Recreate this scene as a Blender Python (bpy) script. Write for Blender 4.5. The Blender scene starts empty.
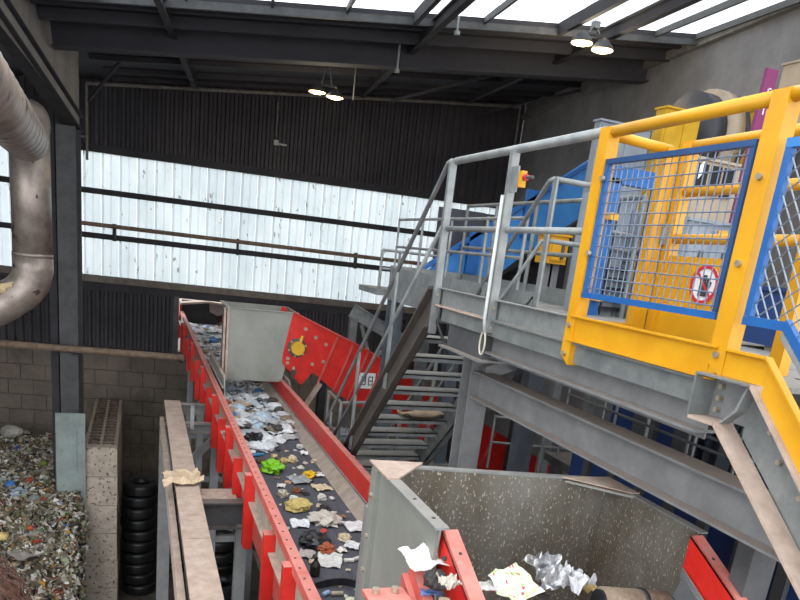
import bpy, math, random
from mathutils import Vector, Matrix, noise
R = math.radians
random.seed(7)
SC = bpy.context.scene
COL = SC.collection
H = 7.8                                   # eye height above the hall floor; z below is measured from the eye

# ------------------------------------------------------------------ camera
FPX, CYP = 700.0, 457.6
def _axes():
    ro, pi, yc = R(6.873), R(16.104), R(-21.377)
    F = Vector((0, math.cos(pi), -math.sin(pi))); Rr = Vector((1, 0, 0)); U = Vector((0, math.sin(pi), math.cos(pi)))
    X = Rr*math.cos(ro) + U*math.sin(ro); Y = -Rr*math.sin(ro) + U*math.cos(ro)
    M = Matrix.Rotation(yc, 3, 'Z')
    return M @ X, M @ Y, M @ F
CX, CYV, CF = _axes()
cam_d = bpy.data.cameras.new('camera'); cam = bpy.data.objects.new('camera', cam_d); COL.objects.link(cam)
cam_d.sensor_width = 36; cam_d.lens = 36*FPX/800; cam_d.shift_y = (CYP-300)/800
cam_d.clip_start = .05; cam_d.clip_end = 300
m3 = Matrix((CX, CYV, -CF)).transposed()
cam.matrix_world = Matrix.Translation((0, 0, H)) @ m3.to_4x4()
SC.camera = cam

# ------------------------------------------------------------------ world, exposure
w = bpy.data.worlds.new('overcast_sky'); SC.world = w; w.use_nodes = True
bg = w.node_tree.nodes['Background']; bg.inputs[0].default_value = (.93, .965, 1, 1); bg.inputs[1].default_value = 1.0
SC.view_settings.view_transform = 'Standard'; SC.view_settings.look = 'None'
SC.view_settings.gamma = 1; SC.view_settings.use_curve_mapping = False
SC.view_settings.exposure = 1.65

# ------------------------------------------------------------------ layout helpers
def P(px, py, x=None, y=None, z=None, d=None, bx=None):
    """point of the place seen at (px,py) that lies on a given plane (z measured from the eye)"""
    r = CX*((px-400)/FPX) + CYV*((CYP-py)/FPX) + CF
    if x is not None: s = x/r.x
    elif y is not None: s = y/r.y
    elif z is not None: s = z/r.z
    elif d is not None: s = d/(r.dot(BN))
    else: s = bx/(r.dot(BT))
    return r*s
BA = R(7.261)                              # the hall is turned 7 degrees from the conveyor line
BT = Vector((math.cos(BA), -math.sin(BA), 0)); BN = Vector((math.sin(BA), math.cos(BA), 0))
def B(bx, d, z): return BT*bx + BN*d + Vector((0, 0, z))
def roofz(bx, d): return 3.1 + .107*bx + .04*(d-12)

# ------------------------------------------------------------------ materials
def S(h):
    h = h.lstrip('#'); c = [int(h[i:i+2], 16)/255 for i in (0, 2, 4)]
    return tuple((x/12.92 if x <= .04045 else ((x+.055)/1.055)**2.4) for x in c) + (1,)
MATS = {}
def M(name, c1, c2=None, scale=6, rough=.6, metal=0, bump=0, bscale=30, dust=0, dustc='#a8968a', speck=None, streak=False, lo=.35, hi=.65, thr=.68, translucent=0):
    if name in MATS: return MATS[name]
    m = bpy.data.materials.new(name); m.use_nodes = True; MATS[name] = m
    nt = m.node_tree; N = nt.nodes; L = nt.links
    b = N['Principled BSDF']; b.inputs['Roughness'].default_value = rough; b.inputs['Metallic'].default_value = metal
    c1 = S(c1); c2 = S(c2) if c2 else c1
    g = N.new('ShaderNodeNewGeometry')
    vec = g.outputs['Position']
    if streak:
        mp = N.new('ShaderNodeMapping'); mp.inputs['Scale'].default_value = streak
        L.new(vec, mp.inputs[0]); vec = mp.outputs[0]
    n = N.new('ShaderNodeTexNoise'); n.inputs['Scale'].default_value = scale; n.inputs['Detail'].default_value = 5; n.inputs['Roughness'].default_value = .65
    L.new(vec, n.inputs['Vector'])
    rp = N.new('ShaderNodeValToRGB'); rp.color_ramp.elements[0].position = lo; rp.color_ramp.elements[1].position = hi
    rp.color_ramp.elements[0].color = c1; rp.color_ramp.elements[1].color = c2
    L.new(n.outputs['Fac'], rp.inputs[0]); out = rp.outputs[0]
    if speck:
        sc_, col_, th = speck
        n2 = N.new('ShaderNodeTexNoise'); n2.inputs['Scale'].default_value = sc_; n2.inputs['Detail'].default_value = 3
        L.new(vec, n2.inputs['Vector'])
        r2 = N.new('ShaderNodeValToRGB'); r2.color_ramp.elements[0].position = th; r2.color_ramp.elements[1].position = th+.04
        r2.color_ramp.elements[0].color = (0, 0, 0, 1); r2.color_ramp.elements[1].color = (1, 1, 1, 1)
        L.new(n2.outputs['Fac'], r2.inputs[0])
        mx = N.new('ShaderNodeMix'); mx.data_type = 'RGBA'; L.new(r2.outputs[0], mx.inputs[0]); L.new(out, mx.inputs[6]); mx.inputs[7].default_value = S(col_); out = mx.outputs[2]
    if dust:
        sp = N.new('ShaderNodeSeparateXYZ'); L.new(g.outputs['Normal'], sp.inputs[0])
        mr = N.new('ShaderNodeMapRange'); mr.inputs[1].default_value = thr; mr.inputs[2].default_value = min(1, thr+.25); mr.inputs[4].default_value = dust
        L.new(sp.outputs[2], mr.inputs[0])
        mu = N.new('ShaderNodeMath'); mu.operation = 'MULTIPLY'
        n3 = N.new('ShaderNodeTexNoise'); n3.inputs['Scale'].default_value = 9; n3.inputs['Detail'].default_value = 4; L.new(g.outputs['Position'], n3.inputs['Vector'])
        m3_ = N.new('ShaderNodeMapRange'); m3_.inputs[1].default_value = .3; m3_.inputs[2].default_value = .55; m3_.inputs[3].default_value = .45; L.new(n3.outputs['Fac'], m3_.inputs[0])
        L.new(mr.outputs[0], mu.inputs[0]); L.new(m3_.outputs[0], mu.inputs[1])
        mx = N.new('ShaderNodeMix'); mx.data_type = 'RGBA'; L.new(mu.outputs[0], mx.inputs[0]); L.new(out, mx.inputs[6]); mx.inputs[7].default_value = S(dustc); out = mx.outputs[2]
    L.new(out, b.inputs['Base Color'])
    if bump:
        nb = N.new('ShaderNodeTexNoise'); nb.inputs['Scale'].default_value = bscale; nb.inputs['Detail'].default_value = 4; L.new(vec, nb.inputs['Vector'])
        bp = N.new('ShaderNodeBump'); bp.inputs['Strength'].default_value = bump; bp.inputs['Distance'].default_value = .02
        L.new(nb.outputs['Fac'], bp.inputs['Height']); L.new(bp.outputs[0], b.inputs['Normal'])
    if translucent:
        tr = N.new('ShaderNodeBsdfTranslucent'); L.new(out, tr.inputs[0])
        ms = N.new('ShaderNodeMixShader'); ms.inputs[0].default_value = translucent
        L.new(b.outputs[0], ms.inputs[1]); L.new(tr.outputs[0], ms.inputs[2]); L.new(ms.outputs[0], N['Material Output'].inputs[0])
    return m
def plain(name, c, rough=.7, metal=0): return M(name, c, None, rough=rough, metal=metal)
def glow(name, c, s):
    m = bpy.data.materials.new(name); m.use_nodes = True; b = m.node_tree.nodes['Principled BSDF']
    b.inputs['Emission Color'].default_value = S(c); b.inputs['Emission Strength'].default_value = s; MATS[name] = m; return m

galv = M('galvanised_steel', '#7c8081', '#969998', 7, .5, .35, dust=.55, dustc='#a39a90')
galv_d = M('dull_galvanised_steel', '#6f7474', '#8a8d8c', 6, .55, .3, dust=.6, dustc='#a08f82')
steel = M('grey_painted_steel', '#717273', '#838484', 5, .55, .1, dust=.9, dustc='#9c8c80')
steel_d = M('dark_painted_steel', '#444547', '#545557', 5, .6, .1, dust=.6, dustc='#83776e')
steel_b = M('blue_grey_steel', '#4a5058', '#5a6068', 5, .55, .1, dust=.5)
soot = M('sooty_steel', '#2e2d32', '#3c3a3f', 3, .8, 0, dust=.3, dustc='#6b625c')
soot2 = M('sooty_cladding', '#38373d', '#4a464a', .7, .8, 0)
ceil_m = M('sooty_roof_sheet', '#302f35', '#3a393f', 1.5, .9)
beam_m = M('sooty_roof_beam', '#34333a', '#3d3c43', 1.5, .85)
wall_r = M('grey_plaster', '#6e6d70', '#858487', 1.2, .9, bump=.15, bscale=14)
wall_l = M('pale_grey_sheet', '#8a8787', '#a09c9a', 2, .85, streak=(1, 1, .2))
panel_m = M('translucent_panel', '#b3bdc0', '#c9d1d4', 1.1, .55, streak=(1, 1, .4), speck=(9, '#7f8584', .66), translucent=.75)
sky_m = M('skylight_sheet', '#bfc4c6', '#d4d7d8', 2, .5, streak=(1, 6, 1), translucent=.85)
block_m = M('concrete_block', '#5f574e', '#867b6f', 1.1, .9, bump=.4, bscale=18, dust=.3)
lego_m = M('pale_concrete', '#a7998b', '#c2b4a6', 5, .9, bump=.3, bscale=20, speck=(15, '#6a5c50', .59), dust=.5, dustc='#b3a08f')
floor_m = M('dirty_concrete_floor', '#4b4640', '#665f56', 1.6, .85, bump=.3, bscale=10, speck=(9, '#2e2a27', .66))
mud_m = M('dark_dirt', '#3a332c', '#57503f', 6, .95)
duct_m = M('weathered_duct', '#83776f', '#a99e95', 4, .42, .5, bump=.15, bscale=25, speck=(6, '#4f453f', .66))
duct_w = M('torn_insulation', '#c9b58a', '#a58f6f', 20, .9)
red = M('red_paint', '#bf1d18', '#d32a20', 5, .42, 0, dust=.75, dustc='#d9a096', thr=.75)
red_p = M('dusty_red_paint', '#b5443c', '#c96258', 6, .6, 0, dust=.5, dustc='#d39c90', speck=(14, '#8f6a5e', .64))
tan_p = M('dust_caked_steel', '#a08c7e', '#b9a597', 8, .9, bump=.2)
skirt = M('worn_skirting', '#8d8175', '#a7998b', 8, .8)
yel = M('yellow_paint', '#cc900e', '#d69c16', 4, .45, 0)
yel_d = M('dull_yellow_paint', '#c99a1e', '#d8aa2a', 4, .5)
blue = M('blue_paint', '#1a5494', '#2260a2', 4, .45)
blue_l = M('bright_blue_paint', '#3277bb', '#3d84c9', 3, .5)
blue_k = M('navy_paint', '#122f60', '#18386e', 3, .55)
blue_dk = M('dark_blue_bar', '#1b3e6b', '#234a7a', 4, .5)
wire_m = M('blue_wire', '#5b6c88', '#7c889a', 10, .45, .3)
wire_g = M('galvanised_wire', '#6f7986', '#8d959e', 10, .4, .5)
belt_m = M('rubber_belt', '#42434a', '#52525a', 3, .75, streak=(6, .6, 1), speck=(30, '#6c6a6a', .66))
hop_m = M('grey_hopper_paint', '#7c7e78', '#8d8e87', 2, .5, .15, dust=.8, dustc='#c2b4a4')
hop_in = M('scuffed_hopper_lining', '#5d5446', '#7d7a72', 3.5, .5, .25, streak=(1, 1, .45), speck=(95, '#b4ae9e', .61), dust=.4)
hop_far = M('grey_chute_sheet', '#85877f', '#96978f', 2, .55, .2, dust=.6, dustc='#b0a598')
black = M('black_rubber', '#17171a', '#232326', 8, .55)
blk_pl = M('black_plastic', '#1b1b1f', '#2b2b30', 10, .35)
tyre_m = M('tyre_rubber', '#101012', '#1d1d1f', 6, .38, bump=.3)
beige = M('beige_panel', '#a5947f', '#b5a48d', 3, .6)
char = M('charcoal_panel', '#34343a', '#42424a', 3, .6)
grey_m = M('grey_cabinet', '#7d848c', '#8e959c', 3, .5, dust=.4)
purple = M('purple_strip', '#6a1f4e', '#7a2a5c', 3, .6)
white_m = M('white_paint', '#dddddd', '#eeeeee', 3, .5)
signred = plain('sign_red', '#c22a35', .5)
signdark = plain('sign_dark', '#3c3a3a', .6)
rust = M('rusty_pipe', '#6e5b4d', '#8f7a68', 12, .8, .1)
pipe_m = M('grey_pipe', '#75726f', '#8d8a86', 6, .6, .2)
plate_m = M('pale_green_plate', '#7d8884', '#93a09b', 3, .6, .1, speck=(10, '#5d625f', .66))
bolt_m = M('zinc_bolt', '#a49a88', '#beb39f', 20, .4, .6)
hair_m = M('brown_hair', '#2e1a12', '#5e3a2a', 50, .6)
skin_m = M('skin', '#c08e74', '#cc9a80', 8, .6)
cloth_m = M('dark_jacket', '#2c3440', '#343d4a', 8, .9)
grate_m = M('grey_deck_grating', '#6f6e6c', '#8f8c88', 3, .7, .1, streak=(30, 2, 1))
lamp_m = glow('lamp_glow', '#ffc77a', 4)

# ------------------------------------------------------------------ mesh helpers
V3 = Vector
class MB:
    def __init__(s): s.v = []; s.f = []
    def add(s, vs, fs):
        o = len(s.v); s.v += [tuple(x) for x in vs]; s.f += [tuple(i+o for i in q) for q in fs]; return s
    def obx(s, o, a, b, c):
        o, a, b, c = map(V3, (o, a, b, c))
        if a.cross(b).dot(c) < 0: a, b = b, a
        return s.add([o, o+a, o+a+b, o+b, o+c, o+a+c, o+a+b+c, o+b+c], [(3, 2, 1, 0), (4, 5, 6, 7), (0, 1, 5, 4), (1, 2, 6, 5), (2, 3, 7, 6), (3, 0, 4, 7)])
    def box(s, x0, x1, y0, y1, z0, z1): return s.obx((x0, y0, z0), (x1-x0, 0, 0), (0, y1-y0, 0), (0, 0, z1-z0))
    def bbx(s, b0, b1, d0, d1, z0, z1): return s.obx(B(b0, d0, z0), BT*(b1-b0), BN*(d1-d0), (0, 0, z1-z0))
    def beam(s, p, q, wd, ht, up=(0, 0, 1)):
        p, q, up = V3(p), V3(q), V3(up); ax = q-p; sd = ax.cross(up).normalized(); u = sd.cross(ax).normalized()
        return s.obx(p - sd*wd/2 - u*ht/2, ax, sd*wd, u*ht)
    def ibeam(s, p, q, wd, ht, tw=.015, tf=.018, up=(0, 0, 1)):
        p, q, up = V3(p), V3(q), V3(up); ax = q-p; sd = ax.cross(up).normalized(); u = sd.cross(ax).normalized()
        for k in (-1, 1): s.obx(p - sd*wd/2 + u*(k*(ht-tf)/2 - tf/2), ax, sd*wd, u*tf)
        return s.obx(p - sd*tw/2 - u*(ht/2-tf), ax, sd*tw, u*(ht-2*tf))
    def prism(s, poly, vec):
        n = len(poly); vec = V3(vec); poly = [V3(p) for p in poly]
        nr = sum(((poly[i]-poly[0]).cross(poly[(i+1) % n]-poly[0]) for i in range(n)), V3())
        if nr.dot(vec) < 0: poly = poly[::-1]
        return s.add(poly+[p+vec for p in poly], [tuple(range(n-1, -1, -1)), tuple(range(n, 2*n))]+[(i, (i+1) % n, n+(i+1) % n, n+i) for i in range(n)])
    def tube(s, pts, r, n=8, r2=None, cap=True):
        pts = [V3(p) for p in pts]; k = len(pts); rings = []; T = []
        for i in range(k):
            a = pts[min(i+1, k-1)]-pts[max(i-1, 0)]; T.append(a.normalized())
        u = T[0].orthogonal().normalized()
        for i in range(k):
            u = (u - T[i]*u.dot(T[i])).normalized(); w_ = T[i].cross(u)
            rr = r if r2 is None else r+(r2-r)*i/(k-1)
            rings.append([pts[i]+(u*math.cos(j*2*math.pi/n)+w_*math.sin(j*2*math.pi/n))*rr for j in range(n)])
        fs = [(i*n+j, i*n+(j+1) % n, (i+1)*n+(j+1) % n, (i+1)*n+j) for i in range(k-1) for j in range(n)]
        if cap: fs += [tuple(range(n-1, -1, -1)), tuple((k-1)*n+j for j in range(n))]
        return s.add([p for rg in rings for p in rg], fs)
    def disc(s, c, ax, r, th, n=16, rx=None):
        c, ax = V3(c), V3(ax).normalized(); return s.tube([c-ax*th/2, c+ax*th/2], r, n)
    def lathe(s, c, ax, prof, n=20, closed=False):
        c, ax = V3(c), V3(ax).normalized(); u = ax.orthogonal().normalized(); w_ = ax.cross(u); k = len(prof)
        vs = [c+ax*h+(u*math.cos(j*2*math.pi/n)+w_*math.sin(j*2*math.pi/n))*r for r, h in prof for j in range(n)]
        kk = k if closed else k-1
        return s.add(vs, [(i*n+j, i*n+(j+1) % n, ((i+1) % k)*n+(j+1) % n, ((i+1) % k)*n+j) for i in range(kk) for j in range(n)])
    def build(s, name, mat, parent=None, smooth=False, label=None, stuff=False):
        me = bpy.data.meshes.new(name); me.from_pydata([(x, y, z+H) for x, y, z in s.v], [], s.f); me.update()
        if mat: me.materials.append(mat)
        if smooth: me.shade_smooth()
        o = bpy.data.objects.new(name, me); COL.objects.link(o)
        if parent: o.parent = parent
        if label: o['label'] = label
        if stuff: o['kind'] = 'stuff'
        return o
def tag(o, label, cat, group=None, kind=None):
    o['label'] = label; o['category'] = cat
    if group: o['group'] = group
    if kind: o['kind'] = kind
    return o
def struct(o, label=None):
    o['kind'] = 'structure'
    if label: o['label'] = label
    return o
def recentre(o):
    """move a single-mesh thing's origin to its base"""
    vs = o.data.vertices; xs = [v.co.x for v in vs]; ys = [v.co.y for v in vs]; zs = [v.co.z for v in vs]
    b = V3(((min(xs)+max(xs))/2, (min(ys)+max(ys))/2, min(zs))); o.data.transform(Matrix.Translation(-b)); o.location = b; return o
def thing(name, label, cat, group=None):
    o = bpy.data.objects.new(name, None); COL.objects.link(o); o.empty_display_size = .2; return tag(o, label, cat, group)
def finish(t):
    """put the Empty at the base of its parts"""
    lo = V3((1e9,)*3); hi = -lo
    for c in t.children:
        for v in c.data.vertices:
            p = v.co + c.location
            for i in range(3): lo[i] = min(lo[i], p[i]); hi[i] = max(hi[i], p[i])
    b = V3(((lo.x+hi.x)/2, (lo.y+hi.y)/2, lo.z)); t.location = b
    for c in t.children: c.location = c.location - b
    return t
def copies(o, locs, parent, name=None):
    for l in locs:
        c = o.copy(); COL.objects.link(c); c.parent = parent; c.location = l
def fan(n): return range(n)

# ================================================================== STRUCTURE
# ---- floor
fl = MB().box(-45, 45, -30, 60, -8.1, -7.79999).build('floor', floor_m); struct(fl, 'dirty dark concrete floor of the hall')

# ---- back wall
ZT, ZB = 1.49, -1.37                         # translucent band
D0 = 19.0
def corrugated(b0, b1, d, z0, z1fn, pitch=.195, dep=.085):
    mb = MB(); n = int((b1-b0)/pitch); prof = []
    for i in range(n+1):
        a = b0+i*pitch
        prof += [(a, 0), (a+pitch*.35, 0), (a+pitch*.5, -dep), (a+pitch*.85, -dep)]
    prof = [(x, y) for x, y in prof if x <= b1]
    vs = []; fs = []
    for x, y in prof: vs += [B(x, d+y, z0), B(x, d+y, z1fn(x))]
    for i in range(len(prof)-1): fs.append((2*i, 2*i+2, 2*i+3, 2*i+1))
    return mb.add(vs, fs)
OP0, OP1 = P(180, 320, d=D0).dot(BT), P(248, 320, d=D0).dot(BT)      # conveyor opening
wb = MB().bbx(-9, OP0-.1, 19.12, 19.4, -7.8, -3.1).bbx(OP0-.1, 7.1, 19.12, 19.4, -7.8, -3.1).build('wall_back', block_m); struct(wb, 'back wall of concrete blocks, dark ribbed cladding and white translucent panels')
corrugated(-9, 7.05, 19.0, ZT, lambda x: roofz(x, 19)+.05).build('upper_cladding', soot2, wb)
corrugated(-9, OP0-.12, 19.0, -3.2, lambda x: ZB).build('lower_cladding', soot2, wb)
corrugated(OP1, 7.05, 19.0, -3.2, lambda x: ZB, ).build('lower_cladding', soot2, wb)
# translucent panels, one sheet each
pw = .405
def panel_mesh(wd):
    mb = MB(); pr = [(0, 0), (.02, -.03), (.045, -.03), (.065, 0), (wd*.5, 0), (wd*.5+.01, -.012), (wd*.5+.03, -.012), (wd*.5+.04, 0), (wd-.004, 0)]
    vs = []
    for x, y in pr: vs += [BT*x+BN*y+V3((0, 0, ZB-H)), BT*x+BN*y+V3((0, 0, ZT-H))]
    return mb.add(vs, [(2*i, 2*i+2, 2*i+3, 2*i+1) for i in range(len(pr)-1)])
pm = panel_mesh(pw).build('panel', panel_m, wb); nP = int(16.0/pw)
pm.location = B(-9, 19.0, H)
for i in range(1, nP+1):
    c = pm.copy(); COL.objects.link(c); c.location = B(-9+i*pw, 19.0+.004*random.uniform(-1, 1), H)
# girts and sills
def girt(z, h, mat, dd=.1, nm='girt', d=18.9): return MB().bbx(-9, 7.05, d, d+dd, z-h/2, z+h/2).build(nm, mat, wb)
girt(ZT+.06, .17, soot, .12); girt(.60, .13, soot); girt(-.42, .13, soot)
girt(ZB-.06, .16, M('dusty_sill', '#6b625b', '#837a72', 5, .8), .14, 'sill', 18.86)
girt(ZB-.24, .2, soot, .1, 'sill_beam'); 
MB().bbx(-9, OP0-.1, 18.9, 19.0, -3.3, -3.12).build('base_rail', soot, wb)
MB().bbx(OP0-.16, OP0-.03, 18.86, 19.02, -3.3, ZB-.3).build('opening_post', steel_d, wb)
# concrete blocks below
bl = MB(); Wd, Hd = .58, .385; g_ = .012
bl.obx((0, 0, -H), BT*(Wd-g_), BN*.12, (0, 0, Hd-g_)); bl = bl.build('block', block_m, wb)
first = True
for r_ in range(11):
    z = -3.32-(r_+1)*Hd
    for c_ in range(28):
        bx = -9+c_*Wd+(Wd/2 if r_ % 2 else 0)
        if bx > 3: continue
        p = B(bx, 19.0+random.uniform(-.012, .012), z+H)
        if first: bl.location = p; first = False
        else:
            c = bl.copy(); COL.objects.link(c); c.location = p
# column at the back wall
cb0, cb1 = -4.2, -3.78
def bib(mb, bx, d, z0, z1, wd, dp):          # I-section column in hall axes
    for k in (0, 1): mb.bbx(bx-wd/2, bx+wd/2, d+(dp-.03)*k, d+.03+(dp-.03)*k, z0, z1)
    return mb.bbx(bx-.02, bx+.02, d+.03, d+dp-.03, z0, z1)
bib(MB(), -3.14, 14.55, -7.8, 1.5, .33, .45).build('column', steel_d, wb)
MB().bbx(-3.5, -3.36, 14.7, 15.0, -7.8, 1.5).build('side_column', soot, wb)

# ---- right and left walls
wr = MB().prism([B(7.0, 2, -7.8), B(7.0, 19.3, -7.8), B(7.0, 19.3, roofz(7, 19.3)), B(7.0, 2, roofz(7, 2))], BT*.2).build('wall_right', wall_r); struct(wr, 'grey plastered side wall on the right')
MB().bbx(6.9, 7.0, 4, 19, roofz(7, 12)-.14, roofz(7, 12)-.02).build('wall_rail', pipe_m, wr)
hz_ = lambda d: 1.49-.166*(d-14.97)                      # underside of the left eaves beam
wl = MB().prism([B(-3.02, 7, hz_(7)+.1), B(-3.02, 15.1, hz_(15.1)+.1), B(-3.02, 15.1, roofz(-3, 15.1)), B(-3.02, 7, roofz(-3, 7))], BT*-.06).build('wall_left', wall_l); struct(wl, 'pale grey sheet cladding above the left eaves beam')
MB().ibeam(B(-3.1, 15.1, hz_(15.1)+.14), B(-3.1, 6, hz_(6)+.14), .3, .28, .03, .03).build('eaves_beam', soot, wl)
MB().bbx(-9.2, -9, 4, 19.4, -7.8, 3).build('side_cladding', soot2, wl)

# ---- roof
SD = 11.35
def roof_slab(b0, b1, d0, d1, th=.06):
    return MB().prism([B(b0, d0, roofz(b0, d0)), B(b1, d0, roofz(b1, d0)), B(b1, d1, roofz(b1, d1)), B(b0, d1, roofz(b0, d1))], (0, 0, th))
ce = roof_slab(-9.2, 7.2, SD, 19.4).build('ceiling', ceil_m); struct(ce, 'dark sooty mono-pitch roof with a band of skylights')
roof_slab(-9.2, -2.0, 6.5, SD).build('roof_sheet', ceil_m, ce)
# skylight panes between purlins
edges = [-2.0, -.9, .25, 1.3, 2.3, 3.35, 4.55, 5.3, 6.15, 6.85]
for i in range(len(edges)-1):
    b0, b1 = edges[i]+.03, edges[i+1]-.03
    mb = MB(); nn = 16
    vs = []
    for k in range(nn+1):
        d_ = 6.5+(SD-6.5)*k/nn; dz = .035 if k % 2 else 0
        vs += [B(b0, d_, roofz(b0, d_)+dz+.1), B(b1, d_, roofz(b1, d_)+dz+.1)]
    mb.add(vs, [(2*k, 2*k+1, 2*k+3, 2*k+2) for k in range(nn)]).build('skylight_pane', sky_m, ce)
for i, e in enumerate(edges):
    big = i in (4, 6)
    hh = .17 if big else .09
    MB().beam(B(e, 6.5, roofz(e, 6.5)+.07-hh/2), B(e, SD+.02, roofz(e, SD)+.07-hh/2), .07 if big else .04, hh).build('purlin', steel_d if not big else soot, ce)
def cross(d, z0, w_, h_, nm, mat, b0=-2.98, b1=7.0, isec=True):
    f = (lambda m, p, q: m.ibeam(p, q, w_, h_, .02, .03)) if isec else (lambda m, p, q: m.beam(p, q, w_, h_))
    return f(MB(), B(b0, d, z0+.109*b0), B(b1, d, z0+.109*b1)).build(nm, mat, ce)
cross(13.0, 2.93, .26, .4, 'roof_beam', beam_m)
cross(SD+.03, 3.05, .05, .16, 'skylight_edge_beam', steel_d, isec=False)
cross(SD+.5, 3.08, .08, .1, 'purlin', beam_m, isec=False)
cross(12.3, 3.02, .07, .16, 'purlin', beam_m, isec=False)
cross(14.5, 3.15, .07, .09, 'purlin', beam_m, isec=False)
cross(15.8, 3.2, .07, .09, 'purlin', beam_m, isec=False)
cross(17.2, 3.255, .08, .09, 'purlin', beam_m, isec=False)
cross(18.3, 3.3, .1, .08, 'eaves_beam', soot, isec=False)
for bx in (-1.2, 2.6, 5.2):
    MB().ibeam(B(bx, 6.5, roofz(bx, 6.5)-.1), B(bx, 18.2, roofz(bx, 18.2)-.1), .1, .18, .02, .02).build('rafter', ceil_m, ce)
MB().beam(B(-2.95, 15.6, 2.1), B(-2.3, 14.9, 2.7), .05, .05).build('brace', beam_m, ce)
MB().beam(B(3.0, 16.5, 3.15), B(4.6, 14.6, 3.55), .05, .05).build('brace', beam_m, ce)
MB().beam(B(5.4, 18.0, 3.45), B(6.9, 15.5, 3.8), .04, .04).build('brace', beam_m, ce)

# ---- pipes on the back wall
t = thing('wall_pipe', 'thin grey pipe running high across the dark cladding', 'pipe')
z0 = lambda b: 3.31+.104*b
MB().tube([B(-3.58, 18.7, 2.86), B(0, 18.7, 3.24), B(6.75, 18.7, 3.95)], .04).build('run', pipe_m, t)
MB().tube([B(-3.58, 18.7, 2.86), B(-3.58, 18.7, 1.25)], .03).build('drop', pipe_m, t)
MB().tube([B(6.75, 18.7, 3.95), B(6.75, 18.7, 3.0)], .03).build('drop', pipe_m, t)
MB().tube([B(-4.1, 18.75, 1.78), B(-3.58, 18.75, 1.74)], .028).build('branch', pipe_m, t)
finish(t)
t = thing('rust_pipe', 'rusty pipe on brackets across the white translucent panels', 'pipe')
MB().tube([B(-3.75, 18.72, -.16), B(6.9, 18.72, -.19)], .05, 10).build('run', rust, t)
for bx in (-3.0, -.1, 2.9, 5.6): MB().bbx(bx-.03, bx+.03, 18.7, 18.92, -.5, -.1).build('bracket', soot, t)
finish(t)
t = thing('low_pipe', 'dust-caked horizontal pipe low in front of the block wall', 'pipe')
a = P(-30, 341, d=14.35); b_ = P(184, 358, d=14.35)
MB().tube([a, b_], .065, 10).build('run', rust, t)
for k in (.47, .985):
    c = a.lerp(b_, k); MB().tube([c, c+V3((0, 0, -.09)), c+BN*.3+V3((0, 0, -.09))], .03, 6).build('bracket', soot, t)
finish(t)
t = thing('conduit_box', 'small light switch box on a thin drop in the upper cladding', 'box')
p = P(276, 143, d=18.9); MB().bbx(p.dot(BT)-.06, p.dot(BT)+.06, 18.82, 18.95, p.z-.06, p.z+.06).build('body', galv, t)
MB().bbx(p.dot(BT)+.06, p.dot(BT)+.26, 18.86, 18.93, p.z-.04, p.z+.0).build('arm', galv, t)
MB().tube([p+BN*-.03, P(278, 102, d=18.87)], .015, 6).build('conduit', pipe_m, t); finish(t)

# ---- lamps
def lamp(px, py, d, label, pw_):
    t = thing('hall_lamp', label, 'lamp', 'pendant hall lamps')
    c = P(px, py, d=d); bx = c.dot(BT)
    for k in (-1, 1):
        cc = c+BT*(.17*k)+V3((0, 0, -.02*k))
        sh = MB().lathe(cc, (0, 0, 1), [(.02, .16), (.07, .14), (.16, .03), (.165, 0)], 18).build('shade', steel_d, t, True)
        MB().lathe(cc, (0, 0, 1), [(.0, -.03), (.09, -.02), (.15, .0), (.15, .015), (0, .02)], 18).build('glass', lamp_m, t, True)
        l = bpy.data.lights.new('lamp_bulb', 'POINT'); l.energy = pw_; l.color = (1, .85, .6); l.shadow_soft_size = .12
        lo = bpy.data.objects.new('lamp_bulb', l); COL.objects.link(lo); lo.location = cc+V3((0, 0, H-.16)); 
    MB().beam(c+BT*-.2+V3((0, 0, .16)), c+BT*.2+V3((0, 0, .16)), .04, .03).build('yoke', steel_d, t)
    top = V3((c.x, c.y, roofz(bx, d)-.04))
    MB().tube([c+BT*.1+V3((0, 0, .16)), top], .012, 6).build('hanger', galv, t); MB().tube([c+BT*-.1+V3((0, 0, .16)), top], .01, 6).build('hanger', galv, t)
    MB().box(top.x-.05, top.x+.05, top.y-.05, top.y+.05, top.z-.06, top.z+.03).build('hook_plate', galv, t)
    finish(t)
lamp(326, 95, 14.6, 'glowing twin-head pendant lamp in front of the dark ribbed cladding', 9)
lamp(592, 47, 10.8, 'glowing twin-head pendant lamp hanging below the skylights near the right wall', 9)
def rod(a, b, label, r=.015, foot=True):
    t = thing('hanging_rod', label, 'rod'); MB().tube([a, b], r, 6).build('shaft', galv, t)
    if foot: MB().disc(b, (0, 0, 1), .045, .05, 10).build('end_cap', galv, t)
    finish(t)
a = P(397, 71, d=12.6); rod(V3((a.x, a.y, roofz(a.dot(BT), 12.6))), a, 'pale drop rod hanging from the roof in front of the big dark beam', .02)
a = P(457, 33, d=11.2); rod(V3((a.x, a.y, roofz(a.dot(BT), 11.2)+.02)), a, 'thin dark drop rod hanging at the edge of the skylights', .015)
a = P(353, 100, d=15.5); rod(V3((a.x, a.y, roofz(a.dot(BT), 15.5)-.02)), a, 'twisted chain hanging to the right of the left lamp', .015, False)

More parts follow.
